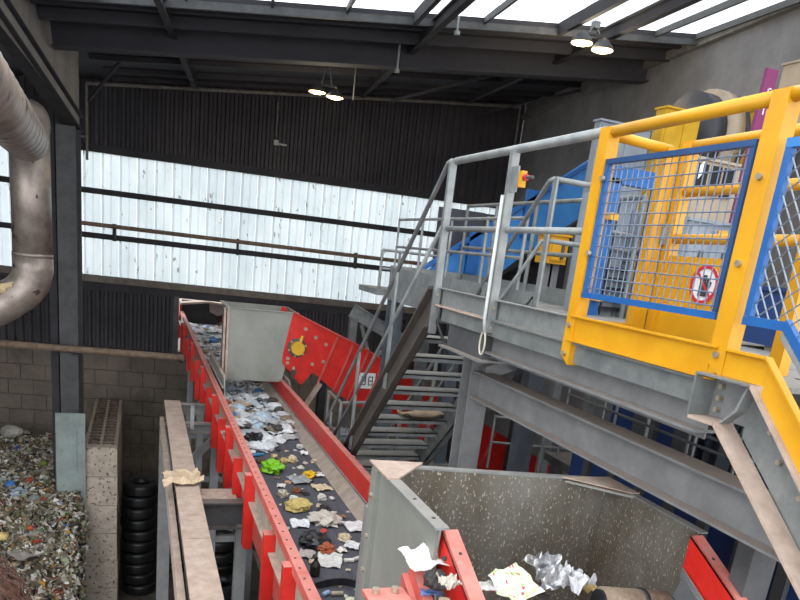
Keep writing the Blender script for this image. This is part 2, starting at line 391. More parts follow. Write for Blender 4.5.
# ---- ventilation duct
t = thing('ventilation_duct', 'fat weathered metal duct bending down beside the dark column', 'duct')
cx = P(32, 230, y=11.0); r_ = .245
vt = V3((cx.x, 11.0, 1.0))
MB().tube([V3((cx.x, 11, -.6)), vt], r_, 24).build('riser', duct_m, t, True)
MB().tube([V3((cx.x, 11, -.61)), V3((cx.x, 11, -.56))], r_+.01, 24).build('seam_band', duct_m, t, True)
e0 = P(0, 305, y=10.9); e1 = P(-60, 330, y=10.6)
lb = [V3((cx.x, 11, -.6)), V3((cx.x, 11, -.78)), V3((cx.x-.04, 11, -.95)), V3((cx.x-.15, 10.98, -1.1)), e0, e1]
el = MB().tube(lb, r_*1.04, 24).build('lower_elbow', duct_m, t, True)
g0 = P(-2, 107, y=7.6); g1 = P(26, 139, y=10.3); g2 = g1+(g0-g1)*2.2
ub = [vt+V3((0, 0, -.02)), vt+V3((0, -.04, .1)), g1.lerp(vt, .35)+V3((0, -.05, .12)), g1, g0, g2]
MB().tube(ub, r_*1.04, 24).build('upper_run', duct_m, t, True)
for k in range(16):
    a, b_ = g1.lerp(g2, k/16+.01), g1.lerp(g2, k/16+.014); MB().tube([a, b_], r_*1.055, 24).build('seam_ring', duct_m, t, True)
ang = lb[3]+V3((-.02, -.27, .2))
tw = MB()
for k in range(14):
    s_ = k/13; c = lb[3].lerp(lb[5], s_)+V3((.06, -.17, .2)); tw.obx(c+V3((0, 0, random.uniform(-.03, .03))), (-.14, 0, -.03), (0, .02, -.06), (0, -.02, -.03-.05*random.random()))
tw.build('torn_insulation', duct_w, t)
finish(t)

# ================================================================== LEFT YARD: heap, concrete partition, tyres
def vcol_mat(name, rough=.6):
    m = bpy.data.materials.new(name); m.use_nodes = True; b = m.node_tree.nodes['Principled BSDF']; b.inputs['Roughness'].default_value = rough
    a = m.node_tree.nodes.new('ShaderNodeVertexColor'); a.layer_name = 'Col'; m.node_tree.links.new(a.outputs[0], b.inputs[0]); return m
scrap_vm = vcol_mat('mixed_scrap')
WX0, WX1, WY0, WY1, WZ = -.98, -.38, 14.0, 18.15, -4.2       # concrete partition
def heap_z(x, y):
    z = -5.12-.05*max(0, y-14)-.84*max(0, 13.75-y)
    if x > -1.08: z -= 3.0*(x+1.08)
    return max(-7.85, z+.16*noise.noise(V3((x*.9, y*.9, 3)))+.09*noise.noise(V3((x*2.7, y*2.7, 9))))
vs, fs, cols = [], [], []
nx, ny = 44, 50; hx0, hx1, hy0, hy1 = -8.6, -1.0, 10.2, 18.7
for j in range(ny+1):
    for i in range(nx+1):
        x = hx0+(hx1-hx0)*i/nx; y = hy0+(hy1-hy0)*j/ny; vs.append((x, y, heap_z(x, y)-.04+H)); cols.append(S('#3d372f'))
for j in range(ny):
    for i in range(nx):
        a = j*(nx+1)+i; fs.append((a, a+1, a+nx+2, a+nx+1))
PAL = [('#77705f', 10), ('#8f8a7c', 10), ('#b0aa9d', 12), ('#5b5346', 10), ('#463f36', 5), ('#6d6a4c', 6), ('#7a6a52', 8), ('#c9c4ba', 10), ('#e2dfd8', 6), ('#8c5f3c', 3), ('#a83a2c', 1), ('#b98a2e', 1.3), ('#4e6a3d', 1.8), ('#3f6aa0', .5), ('#2f2c2a', 4), ('#93a07a', 2), ('#b9a480', 5)]
pc = [S(c) for c, w_ in PAL]; pw_ = [w_ for c, w_ in PAL]
rnd = random.Random(3)
for k in range(42000):
    y = 18.65-7.6*rnd.random()**.8; x = rnd.uniform(-5.6, -1.02 if y > 13.85 else -.9); z = heap_z(x, y)+rnd.uniform(-.02, .07)
    sz = rnd.choice((.022, .03, .036, .045, .07)); c = rnd.choices(pc, pw_)[0]
    e1 = V3((rnd.gauss(0, 1), rnd.gauss(0, 1), rnd.gauss(0, .6))).normalized(); e2 = e1.orthogonal(); e2.rotate(Matrix.Rotation(rnd.uniform(0, 6), 3, e1)); e3 = e1.cross(e2)
    a, b_, h = sz*rnd.uniform(.6, 1.5), sz*rnd.uniform(.35, .8), sz*rnd.uniform(.1, .5)
    o = len(vs); p = V3((x, y, z+H))
    for q in (-e1*a-e2*b_, e1*a-e2*b_*.6, e1*a*.8+e2*b_, -e1*a*.7+e2*b_*.9, e3*h): vs.append(tuple(p+q)); cols.append(c)
    fs += [(o, o+1, o+4), (o+1, o+2, o+4), (o+2, o+3, o+4), (o+3, o, o+4), (o+3, o+2, o+1, o)]
me = bpy.data.meshes.new('waste_heap'); me.from_pydata(vs, [], fs)
ca = me.color_attributes.new('Col', 'FLOAT_COLOR', 'POINT'); ca.data.foreach_set('color', [x for c in cols for x in c])
me.materials.append(scrap_vm); o = bpy.data.objects.new('waste_heap', me); COL.objects.link(o)
tag(o, 'heap of mixed shredded waste piled against the block wall', 'waste heap', kind='stuff')

# ---- crumpled scraps
SEED = [0]
def blob(c, rx, ry, rz, rough=.35, seed=None, sub=2, fold=3.0):
    """crumpled lump resting on z=c.z"""
    import bmesh
    SEED[0] += 1; s_ = SEED[0]*7.31
    bm = bmesh.new(); bmesh.ops.create_icosphere(bm, subdivisions=sub, radius=1)
    mb = MB(); vs = []
    for v in bm.verts:
        d = v.co.normalized(); n1 = noise.noise(d*fold*.6+V3((s_, 0, 0))); n2 = abs(noise.noise(d*fold*1.7+V3((0, s_, 0))))
        n3 = noise.noise(d*fold*4+V3((s_, s_, 0))); k = max(.55, min(1.25, 1+rough*(n1*.55-n2*.55)+.16*n3))
        vs.append([d.x*k*rx, d.y*k*ry, max(d.z*k, -.55)*rz])
    zm = min(v[2] for v in vs); a = random.uniform(0, 6.28); ca, sa = math.cos(a*.1), math.sin(a*.1)
    fs = [tuple(v.index for v in f.verts) for f in bm.faces]; bm.free()
    return mb.add([(c[0]+v[0], c[1]+v[1], c[2]+v[2]-zm) for v in vs], fs)
def sheet(c, wx, wy, hz=.05, rot=0, n=7, th=.004, fold=2.5):
    """creased sheet lying around c, with thickness"""
    SEED[0] += 1; s_ = SEED[0]*3.7; top = []
    for j in range(n):
        for i in range(n):
            u, v = i/(n-1)-.5, j/(n-1)-.5
            du = .12*noise.noise(V3((u*3, v*3, s_+5)))
            x, y = (u+du)*wx, (v+.12*noise.noise(V3((u*3, v*3, s_+9))))*wy
            z = hz*(.55+.9*noise.noise(V3((u*fold, v*fold, s_)))+.35*noise.noise(V3((u*fold*3, v*fold*3, s_))))
            top.append((c[0]+x*math.cos(rot)-y*math.sin(rot), c[1]+x*math.sin(rot)+y*math.cos(rot), z))
    zm = min(t_[2] for t_ in top); top = [(a, b, c[2]+z-zm+th) for a, b, z in top]; bot = [(a, b, z-th) for a, b, z in top]
    fs = []; N2 = n*n
    for j in range(n-1):
        for i in range(n-1):
            a = j*n+i; q = (a, a+1, a+n+1, a+n); fs.append(q); fs.append(tuple(N2+k for k in q[::-1]))
    rim = [i for i in range(n)]+[k*n+n-1 for k in range(1, n)]+[(n-1)*n+i for i in range(n-2, -1, -1)]+[k*n for k in range(n-2, 0, -1)]
    for k in range(len(rim)): a, b = rim[k], rim[(k+1) % len(rim)]; fs.append((b, a, N2+a, N2+b))
    return MB().add(top+bot, fs)
def lit(name, mb, mat, label, cat, group=None, smooth=True): return tag(recentre(mb.build(name, mat, None, False)), label, cat, group)
CM = {}
def cm(hexc, rough=.55):
    if hexc not in CM:
        r0, g0, b0 = (int(hexc[i:i+2], 16) for i in (1, 3, 5)); k = .86
        CM[hexc] = M('litter_'+hexc[1:], '#%02x%02x%02x' % (int(r0*k), int(g0*k), int(b0*k)), hexc, 30, rough)
    return CM[hexc]
def on_heap(px, py):
    a = P(px, py, y=1.0); k = 9.0
    while k < 18.5 and a.z*k > heap_z(a.x*k, k): k += .03
    p = a*k
    return V3((p.x, p.y, heap_z(p.x, p.y)+.06))
for (px, py, kind, wd, hexc, nm, lab, cat) in (
    (12, 437, 'b', .42, '#c9c5bd', 'waste_bag', 'big pale crumpled plastic bag at the top of the waste heap', 'bag'),
    (23, 431, 'b', .28, '#b9b3a8', 'waste_bag', 'small grey crumpled bag high on the heap beside the big pale bag', 'bag'),
    (17, 451, 'b', .13, '#2454c4', 'plastic_tub', 'small bright blue plastic lump on the upper heap', 'plastic waste'),
    (4, 482, 's', .4, '#c8d6d4', 'plastic_sheet', 'pale whitish sheet at the left edge of the heap', 'sheet'),
    (10, 488, 'b', .2, '#3d84cf', 'plastic_tub', 'blue crushed plastic tub on the middle of the heap', 'plastic waste'),
    (18, 497, 's', .34, '#b9cbdc', 'plastic_sheet', 'pale blue flattened packet below the blue tub', 'packet'),
    (44, 467, 'b', .17, '#8aa548', 'plastic_wrap', 'limp green plastic wrap on the heap left of the steel plate', 'plastic waste'),
    (35, 502, 'b', .2, '#848a8a', 'plastic_wrap', 'grey crumpled foil lump in the middle of the heap', 'plastic waste'),
    (24, 560, 's', .42, '#b3ada3', 'cardboard_sheet', 'flat light grey square sheet low on the heap', 'sheet'),
    (2, 541, 'b', .22, '#e6c98a', 'foam_lump', 'cream yellow foam lump at the left edge of the heap', 'plastic waste'),
    (30, 531, 'b', .12, '#cc5a36', 'plastic_fragment', 'orange red plastic piece near the grey square sheet', 'plastic waste')):
    c = on_heap(px, py)
    if kind == 'b': lit(nm, blob((c.x, c.y, c.z-.04), wd*.55, wd*.45, wd*.42, .5), cm(hexc), lab, cat)
    else: lit(nm, sheet((c.x, c.y, c.z), wd, wd, .06, .6), cm(hexc), lab, cat)

stud_m = M('stained_concrete', '#54483f', '#7d6e61', 9, .9)
# ---- interlocking concrete partition
t = thing('concrete_partition', 'partition of stacked pale concrete blocks with a studded top', 'wall')
rows = 6; L_ = 1.03
src = MB().box(0, WX1-WX0, 0, L_-.012, -H, .588-H)
src = src.build('block', lego_m, t); firstb = True
for r_ in range(rows):
    z = WZ-.6*(r_+1)
    for k in range(4):
        pass
        l = V3((WX0+random.uniform(-.008, .008), WY0+k*L_+random.uniform(-.008, .004), z+H))
        if firstb: src.location = l; firstb = False; top = src
        else:
            c = src.copy(); COL.objects.link(c); c.location = l
for k in range(17):
    for sx in (.17, .43):
        y = WY0+.22+k*.235
        MB().tube([(WX0+sx+.085*math.cos(a_), y+.07*math.sin(a_), WZ+.012) for a_ in [math.pi*q_/8 for q_ in range(9)]], .026, 6).build('stud', stud_m, t, True)
finish(t)
lit('rubble_chunk', blob((WX0+.05+.3, WY0-.35, -7.8), .3, .25, .25, .5), lego_m, 'pale broken concrete chunk at the foot of the concrete partition', 'rubble')

# ---- steel plate by the column
a = P(55, 413, y=13.9); b_ = P(85, 413, y=13.9); zb = P(62, 485, y=13.9).z
t = thing('steel_plate', 'pale green-grey steel plate standing between heap and concrete partition', 'plate')
MB().prism([(a.x, 13.9, a.z), (b_.x, 13.9, a.z), (b_.x, 13.9, zb-.4), (a.x, 13.9, zb-.4)], (0, .05, 0)).build('sheet', plate_m, t)
MB().box(a.x+.32, a.x+.36, 13.88, 13.9, zb+.25, a.z-.35).build('rib', plate_m, t)
MB().box(a.x-.03, a.x+.03, 13.96, 14.06, -7.8, a.z-.1).build('stake', soot, t); MB().box(b_.x-.1, b_.x-.03, 13.96, 14.06, -7.8, a.z-.1).build('stake', soot, t)
finish(t)

# ---- tyre stacks
def tyre_mb():
    return MB().lathe((0, 0, -H), (0, 0, 1), [(.2, .02), (.3, 0), (.355, .03), (.375, .07), (.36, .1), (.378, .13), (.36, .16), (.375, .19), (.355, .225), (.3, .255), (.2, .235), (.18, .13)], 26, True)
src = tyre_mb().build('tyre', tyre_m, None, True); used = False
ORD = ['topmost', 'second', 'third', 'fourth', 'fifth', 'sixth', 'seventh', 'eighth', 'ninth', 'tenth']
def stack(x, y, n, lab, grp, z0=0):
    global used
    for k in range(n):
        o = src if not used else src.copy()
        if used: COL.objects.link(o)
        used = True
        o.location = (x+random.uniform(-.025, .025), y+random.uniform(-.025, .025), z0+k*.257); o.rotation_euler = (0, 0, random.uniform(0, 6))
        tag(o, (ORD[n-1-k]+' ' if k else 'bottom ')+lab.replace('black tyre in', 'black tyre from the top of' if 0 < k < n-1 else 'black tyre of'), 'tyre', grp)
stack(0.04, 15.0, 10, 'black tyre in the tall stack beside the concrete partition', 'tyres stacked beside the partition')
stack(.82, 16.0, 8, 'black tyre in the lower stack behind the dusty beam post', 'tyres stacked behind the post')
stack(1.55, 13.2, 8, 'black tyre in the stack under the red conveyor', 'tyres stacked under the conveyor')
stack(1.5, 12.2, 6, 'black tyre in the nearer short stack under the red conveyor', 'tyres stacked under the conveyor nearer')

# ---- dusty support frame left of the conveyor
t = thing('support_frame', 'dust-covered steel support beam on grey posts left of the red conveyor', 'steel frame')
BZ = -2.6
MB().box(.37, .61, 3.3, 5.9, BZ-.035, BZ).build('cover_plate', tan_p, t)
MB().box(.37, .61, 5.92, 11.3, BZ-.037, BZ-.004).build('cover_plate', tan_p, t)
MB().ibeam((.49, 3.3, BZ-.16), (.49, 11.28, BZ-.16), .2, .24).build('main_beam', steel, t)
MB().box(.3, .36, 3.3, 10.9, BZ-.2, BZ-.17).box(.3, .31, 3.3, 10.9, BZ-.38, BZ-.2).build('side_channel', tan_p, t)
for y in (10.6, 4.2):
    MB().box(.29, .47, y-.1, y+.1, -7.8, BZ-.2).build('post', steel, t)
MB().ibeam((.6, 11.15, BZ-.1), (1.6, 11.15, BZ-.1), .12, .17).build('cross_beam', steel, t)
MB().ibeam((.6, 10.1, BZ-.12), (1.6, 10.1, BZ-.12), .12, .15).build('cross_beam', steel, t)
MB().beam((.55, 9.9, BZ-.7), (1.1, 10.1, BZ-.2), .06, .1).build('brace', steel, t)
MB().ibeam((.6, 7.15, BZ-.27), (1.7, 7.15, BZ-.27), .16, .3).build('cross_beam', steel_d, t)
MB().box(.6, 1.0, 7.2, 7.5, BZ-.13, BZ-.11).build('dusty_ledge', tan_p, t)
MB().box(.6, .66, 9.8, 9.86, BZ-.35, BZ-.02).build('stub', steel, t)
finish(t)
c = P(180, 482, z=BZ)
lit('cardboard_scrap', sheet((c.x+.02, c.y, BZ+.002), .42, .3, .1, .2, 7, .006), cm('#c9b193'), 'torn tan cardboard scrap lying across the dusty beam', 'cardboard')

# ================================================================== MAIN CONVEYOR
CXL, CXR, RZ, BLZ = 1.08, 2.1, -2.15, -2.47
CY0, CY1 = 1.6, 24.0
t = thing('belt_conveyor', 'long red-sided belt conveyor carrying loose waste away to the back wall', 'conveyor')
MB().box(CXL-.03, CXR+.02, CY0, CY1, BLZ-.03, BLZ).build('belt', belt_m, t)
MB().prism([(CXL-.02, CY0, BLZ-.02), (CXL+.06, CY0, BLZ+.02), (CXL+.02, CY0, BLZ+.22), (CXL-.02, CY0, BLZ+.22)], (0, CY1-CY0, 0)).build('skirt', skirt, t)
sk = MB()
sk.prism([(CXR-.14, CY0, BLZ+.001), (CXR-.02, CY0, BLZ+.09), (CXR, CY0, BLZ+.09), (CXR, CY0, BLZ)], (0, CY1-CY0, 0)).build('skirt', skirt, t)
# left side: top flange, side plates
MB().box(CXL-.06, CXL+.02, CY0, CY1, RZ-.012, RZ).build('top_flange', red_p, t)
MB().box(CXL-.06, CXL-.052, CY0, CY1, RZ-.08, RZ-.012).build('flange_lip', red_p, t)
MB().box(CXL-.01, CXL, CY0, CY1, RZ-.34, RZ-.012).build('side_plate', red_p, t)
MB().box(CXL-.02, CXL-.012, CY0, CY1, RZ-.7, RZ-.3).build('lower_side_plate', red_p, t)
MB().box(CXL-.08, CXL-.012, CY0, CY1, RZ-.32, RZ-.3).build('ledge', tan_p, t)
bl_ = MB()
y = CY0
while y < 14:
    bl_.box(CXL-.035, CXL-.02, y, y+.014, RZ, RZ+.004); y += .16
bl_.build('bolt_hole_row', signdark, t)
ys = [2.3, 3.4, 4.42, 5.24, 6.4, 7.3, 8.15, 9.0, 9.85, 10.9, 12.0, 13.3, 14.6, 16.0, 17.4, 18.6, 20.5]
for i, y in enumerate(ys):
    hi = RZ-.04 if i % 2 == 0 else RZ-.15
    lo = RZ-.8 if i % 2 == 0 else RZ-.88
    x0, x1 = CXL-.115, CXL-.022
    po = MB().prism([(x1, y, hi), (x0, y, hi), (x0, y, lo+.03), (x0+.02, y, lo), (x1-.02, y, lo), (x1, y, lo+.03)], (0, .09, 0)).build('stiffener', red, t)
    MB().box(x0-.004, x1, y-.004, y+.094, hi+.001, hi+.009).build('stiffener_cap', red_p, po)
# right side
MB().box(CXR, CXR+.012, CY0, CY1, RZ-.21, RZ).build('side_plate', red, t)
MB().box(CXR-.012, CXR, CY0, CY1, RZ-.245, RZ-.205).build('edge_strip', galv, t)
MB().box(CXR, CXR+.07, CY0, CY1, RZ, RZ+.012).build('top_flange', red_p, t)
MB().box(CXR+.02, CXR+.028, CY0, CY1, RZ-.62, RZ-.2).build('lower_side_plate', red, t)
for y in (4.6, 5.8, 7.0, 8.2, 9.4, 13.2, 14.6, 16):
    MB().box(CXR+.02, CXR+.13, y, y+.1, RZ-.6, RZ-.03).build('stiffener', red, t)
# frame and legs under the belt
for x in (CXL+.05, CXR-.05): MB().ibeam((x, CY0, RZ-.75), (x, 18.7, RZ-.75), .1, .2).build('chassis_beam', steel_d, t)
for y in (4.0, 7.15, 10.2, 13.0, 16.0):
    for x in (CXL-.02, CXR): MB().box(x-.06, x+.06, y-.06, y+.06, -7.8, RZ-.84).build('leg', steel, t)
    MB().beam((CXL, y, -4.5), (CXR, y, -4.5), .06, .1).build('cross_tie', steel, t)
MB().box(CXL-.09, CXL-.04, 4.55, 4.62, RZ-1.5, RZ-.75).build('bracket', galv, t)
MB().box(.66, .71, 9.65, 9.7, BZ-.02, BZ+.3).build('bracket', galv, t)
finish(t)
# small guard plate on the left rail by the chute
t = thing('guard_plate', 'bent grey guard plate standing on the left rail beside the far chute', 'plate')
MB().prism([(1.16, 12.6, -2.0), (1.16, 10.35, -2.02), (1.16, 10.2, -2.36), (1.16, 12.6, -2.4)], (.015, 0, 0)).build('sheet', hop_far, t)
MB().box(1.15, 1.19, 10.4, 12.6, -2.02, -2.0).build('top_lip', tan_p, t); MB().box(1.12, 1.16, 10.2, 12.5, -2.15, -2.135).build('foot', hop_far, t)
finish(t)
# hood over the conveyor outside the wall opening
t = thing('conveyor_hood', 'black curtained hood over the conveyor beyond the wall opening', 'hood')
yh = 20.2
MB().box(1.06, 2.3, yh, yh+.05, -2.46, -1.85).build('rubber_curtain', black, t)
MB().prism([(1.0, yh-.5, -1.95), (1.0, yh-.5, -1.9), (1.7, yh-.5, -1.8), (2.5, yh-.5, -1.85), (2.5, yh-.5, -1.9), (1.7, yh-.5, -1.85)], (0, 4, 0)).build('cover', tan_p, t)
MB().box(1.0, 1.06, yh-.1, yh+3, -2.3, -1.9).build('side_sheet', red, t)
MB().box(2.3, 2.36, yh-.1, yh+3, -2.3, -1.9).build('side_sheet', red, t)
finish(t)
lit('hanging_sheet', MB().prism([(1.75, yh-.25, -1.86), (2.3, yh-.25, -1.87), (2.28, yh-.25, -2.05), (2.0, yh-.25, -2.2), (1.78, yh-.25, -2.1)], (0, .015, 0)), cm('#8e8682'), 'grey flap hanging inside the black hood opening', 'flap', None, False)

# ---- litter on the belt
def onb(px, py): return P(px, py, z=BLZ+.03)
ppm = lambda p: FPX/(p.dot(CF))
IT = [  # px,py,width px,height factor,kind,colour,name,label
 (272, 469, 27, .5, 'b', '#7fc81e', 'plastic_bag', 'bright lime green crumpled plastic bag on the belt', 'bag'),
 (254, 440, 23, .5, 'b', '#1c1c20', 'plastic_bag', 'shiny black crumpled bag beside the left rail above the green bag', 'bag'),
 (249, 430, 26, .25, 's', '#d9d6d0', 'paper_sheet', 'white crumpled sheet behind the upper black bag', 'paper'),
 (272, 438, 22, .3, 's', '#dfe0e2', 'plastic_film', 'white film right of the upper black bag', 'film'),
 (287, 436, 16, .3, 's', '#b9b8b6', 'plastic_film', 'greyish white film at the edge of the dense litter', 'film'),
 (257, 454, 15, .12, 'x', '#3f86b8', 'plastic_tube', 'thin blue tube lying by the left rail', 'tube'),
 (261, 460, 12, .35, 'b', '#5a3a32', 'cloth_scrap', 'dark brown scrap just above the green bag', 'scrap'),
 (275, 455, 9, .5, 'b', '#cbb27f', 'food_scrap', 'yellowish scrap between black bag and green bag', 'scrap'),
 (284, 460, 11, .5, 'b', '#b9a36d', 'food_scrap', 'mustard brown scrap left of the round tan lump', 'scrap'),
 (293, 460, 12, .7, 'b', '#d2bd97', 'paper_cup', 'round tan crushed cup on the belt', 'cup'),
 (300, 446, 9, .6, 'b', '#cfcfcb', 'plastic_cup', 'clear crushed cup high on the belt near the right skirt', 'cup'),
 (298, 436, 12, .3, 's', '#8c8f96', 'plastic_film', 'grey folded film by the right skirt', 'film'),
 (304, 452, 8, .35, 's', '#e6e4e0', 'paper_scrap', 'tiny white scrap right of the clear crushed cup', 'paper'),
 (305, 462, 7, .5, 'b', '#cdbfb5', 'paper_scrap', 'small pinkish beige lump right of the round tan cup', 'scrap'),
 (314, 460, 8, .5, 'b', '#cdb9a2', 'paper_scrap', 'small beige lump nearest the right skirt', 'scrap'),
 (301, 466, 9, .4, 'b', '#d8cfc6', 'paper_scrap', 'pale scrap below the small pinkish lump', 'scrap'),
 (300, 479, 20, .25, 's', '#9fa0a2', 'plastic_film', 'long grey film below the green bag to the right', 'film'),
 (309, 475, 16, .5, 'b', '#e3b51c', 'plastic_bag', 'crumpled yellow plastic bag on the belt', 'bag'),
 (319, 474, 9, .3, 's', '#e4e2de', 'paper_scrap', 'white scrap touching the yellow bag', 'paper'),
 (288, 481, 9, .4, 'b', '#c99f86', 'food_scrap', 'salmon pink scrap under the green bag', 'scrap'),
 (281, 484, 8, .25, 's', '#e2e0dc', 'paper_scrap', 'slim white strip under the green bag', 'paper'),
 (297, 490, 12, .5, 'b', '#7d4a2a', 'food_scrap', 'rusty brown scrap below the long grey film', 'scrap'),
 (306, 492, 9, .4, 'b', '#242225', 'rubber_scrap', 'small black scrap right of the rusty brown one', 'scrap'),
 (322, 486, 16, .3, 's', '#d6c3a2', 'cardboard_scrap', 'tan folded cardboard piece below the yellow bag', 'cardboard'),
 (283, 494, 13, .7, 'b', '#c9bfa9', 'paper_lump', 'beige crumpled paper lump by the left rail', 'paper'),
 (294, 497, 10, .5, 'b', '#e5e5e6', 'tissue', 'white tissue above the yellow foam', 'tissue'),
 (298, 506, 29, .4, 'b', '#cfb870', 'foam_scrap', 'large yellowish crumpled foam scrap', 'foam'),
 (322, 497, 11, .7, 'b', '#d6d3cb', 'paper_lump', 'white crumpled lump in the middle of the belt', 'paper'),
 (332, 497, 8, .6, 'b', '#c9c9c8', 'paper_lump', 'smaller pale lump right of the white crumpled lump', 'paper'),
 (325, 508, 16, .4, 'b', '#2a1d26', 'plastic_wrapper', 'black wrapper with magenta print', 'wrapper'),
 (300, 522, 18, .2, 's', '#eceef0', 'card', 'flat white card near the left rail', 'card'),
 (326, 520, 38, .3, 'b', '#cdc5ba', 'plastic_bag', 'big translucent beige bag in the middle of the belt', 'bag'),
 (324, 529, 9, .4, 'b', '#c2453a', 'plastic_piece', 'small red piece under the beige bag', 'plastic waste'),
 (356, 525, 23, .3, 's', '#e3e2e2', 'paper_sheet', 'crumpled white paper by the grey hopper', 'paper'),
 (287, 527, 8, .5, 'b', '#c4bdb2', 'paper_scrap', 'small pale lump against the left rail below the white card', 'scrap'),
 (315, 541, 38, .35, 'b', '#26272c', 'plastic_bag', 'large charcoal bag with a raised fin', 'bag'),
 (345, 537, 15, .5, 'b', '#cbb99c', 'cloth_scrap', 'tan crumpled cloth right of the charcoal bag', 'cloth'),
 (352, 544, 16, .3, 's', '#dcdcdc', 'paper_sheet', 'white folded paper under the tan cloth', 'paper'),
 (341, 549, 10, .3, 's', '#e4dfd6', 'paper_plate', 'small curved white shard by the charcoal bag', 'plastic waste'),
 (329, 559, 26, .25, 's', '#dedcd6', 'food_tray', 'white flattened tray under a brown rag', 'tray'),
 (327, 550, 23, .5, 'b', '#a3532f', 'rag', 'rust brown rag lying on the white tray', 'rag'),
 (306, 552, 16, .15, 's', '#bdb3ae', 'plastic_strip', 'thin pale strip left of the brown rag', 'strip'),
 (349, 559, 10, .5, 'x', '#e6e1d8', 'plastic_tube', 'short white tube by the hopper, left of a pair', 'tube'),
 (358, 557, 11, .5, 'x', '#dad7d0', 'plastic_tube', 'short white tube by the hopper, right of a pair', 'tube'),
 (326, 592, 9, .5, 'x', '#a9c3e6', 'packet', 'small blue and white packet inside the black strap', 'packet'),
 (337, 592, 12, .5, 'x', '#b3a48c', 'wood_strip', 'dusty tan strip lying over the black strap', 'strip'),
 (350, 598, 12, .3, 's', '#d9dcc0', 'packet', 'pale packet with pink print at the bottom edge', 'packet'),
 (357, 587, 7, .5, 'b', '#dedad3', 'paper_scrap', 'tiny white scrap at the foot of the hopper', 'scrap'),
]
for (px, py, wd, hf, k, hexc, nm, lab, cat) in IT:
    c = onb(px, py); w_ = wd/ppm(c); ro = .75 if k == 's' else .5
    if k == 'b':
        lit(nm, blob((c.x, c.y+w_*.05, BLZ), w_*.44, w_*.5, w_*hf*.55, .85, fold=3.2+2*random.random(), sub=3 if wd > 9 else 2), cm(hexc, .35 if 'bag' in nm else .6), lab, cat)
    elif k == 's':
        lit(nm, sheet((c.x, c.y, BLZ+.003), w_, w_*1.1, max(.03, w_*hf*.6), random.uniform(-.5, .5), 8), cm(hexc), lab, cat)
    else:
        a = random.uniform(-.7, .7); dx = V3((math.cos(a), math.sin(a), 0))*w_*.5; rr = max(.018, w_*hf*.22)
        lit(nm, MB().tube([V3((c.x, c.y, BLZ+rr))-dx, V3((c.x, c.y, BLZ+rr))-dx*.85, V3((c.x, c.y, BLZ+rr*1.1)), V3((c.x, c.y, BLZ+rr))+dx*.9, V3((c.x, c.y, BLZ+rr))+dx], rr, 10), cm(hexc), lab, cat)
# fin of the charcoal bag, bottle, strap
c = onb(315, 572); lit('bottle', MB().lathe((c.x, c.y, BLZ), (0, 0, 1), [(0, 0), (.035, 0), (.04, .02), (.04, .09), (.015, .13), (.014, .16), (0, .165)], 14), cm('#2c2a26', .3), 'small dark bottle standing on the belt near the strap', 'bottle')
c = onb(334, 596); lp = [V3((c.x+.24*math.cos(a), c.y+.2*math.sin(a), BLZ+.035+.02*math.sin(2*a))) for a in [k*math.pi*1.85/22-.2 for k in range(23)]]
st = MB()
for a, b_ in zip(lp, lp[1:]): st.beam(a, b_, .012, .06)
lit('rubber_strap', st, blk_pl, 'black rubber strap curled in a loop on the belt', 'strap', None, False)
# small scraps strewn between the larger pieces
sm = random.Random(23)
for k in range(70):
    px = sm.uniform(262, 350); py = sm.uniform(446, 585); c = onb(px, py)
    if not (CXL+.1 < c.x < CXR-.17): continue
    hexc, cn = sm.choice((('#d6d2ca', 'off-white'), ('#c7b49a', 'tan'), ('#8a6a50', 'brown'), ('#bfc2c6', 'pale grey'), ('#3a3638', 'dark')))
    s_ = sm.uniform(.012, .035); o = blob((c.x, c.y, BLZ), s_*1.2, s_, s_*.5, .6, sub=1) if sm.random() < .5 else sheet((c.x, c.y, BLZ+.002), s_*2.6, s_*1.8, s_*.7, sm.uniform(0, 3), 4)
    wh = 'between the green bag and the yellow bag' if c.y > 7.0 else 'around the beige bag' if c.y > 5.6 else 'near the brown rag'
    lit('small_scrap', o, cm(hexc), 'tiny %s scrap on the bare belt %s' % (cn, wh), 'litter', 'tiny %s scraps %s' % (cn, wh))
# dense far litter: countable pieces
far = random.Random(11)
FARC = [('#d9dce0', 'white'), ('#c9ccd0', 'pale grey'), ('#e8eaec', 'bright white'), ('#a9adb3', 'grey'), ('#b9a68c', 'tan'), ('#8a7a66', 'brown'), ('#bcd0e0', 'pale blue'), ('#4a4644', 'dark'), ('#b0603a', 'rusty orange'), ('#3f78b4', 'blue')]
FW = [10, 8, 8, 5, 4, 3, 3, 4, 1.5, 1]
for k in range(230):
    y = 7.9+far.random()**1.0*11.5 if k < 170 else far.uniform(8.2, 10.6)
    dens = 1 if y > 8.9 else .45
    x = far.uniform(CXL+.1, CXL+.1+.82*dens)
    hexc, cn = far.choices(FARC, FW)[0]; s_ = far.uniform(.05, .15)
    zz = BLZ+(.0 if y < 9 else far.uniform(0, .05))
    if far.random() < .55: o = blob((x, y, zz), s_*.8, s_*.9, s_*.45, .5, sub=2)
    else: o = sheet((x, y, zz+.002), s_*2.1, s_*1.9, s_*.5, far.uniform(0, 3), 6)
    wh = ('beyond the far chute' if y > 12 else 'under the far chute' if y > 10.6 else 'just this side of the far chute')+(' near the left rail' if x < CXL+.5 else ' near the right skirt')
    lit('litter_scrap', o, cm(hexc), 'small %s scrap %s' % (cn, wh), 'litter', 'scraps in the dense belt litter, %s, %s' % (cn, wh))
vs = MB()
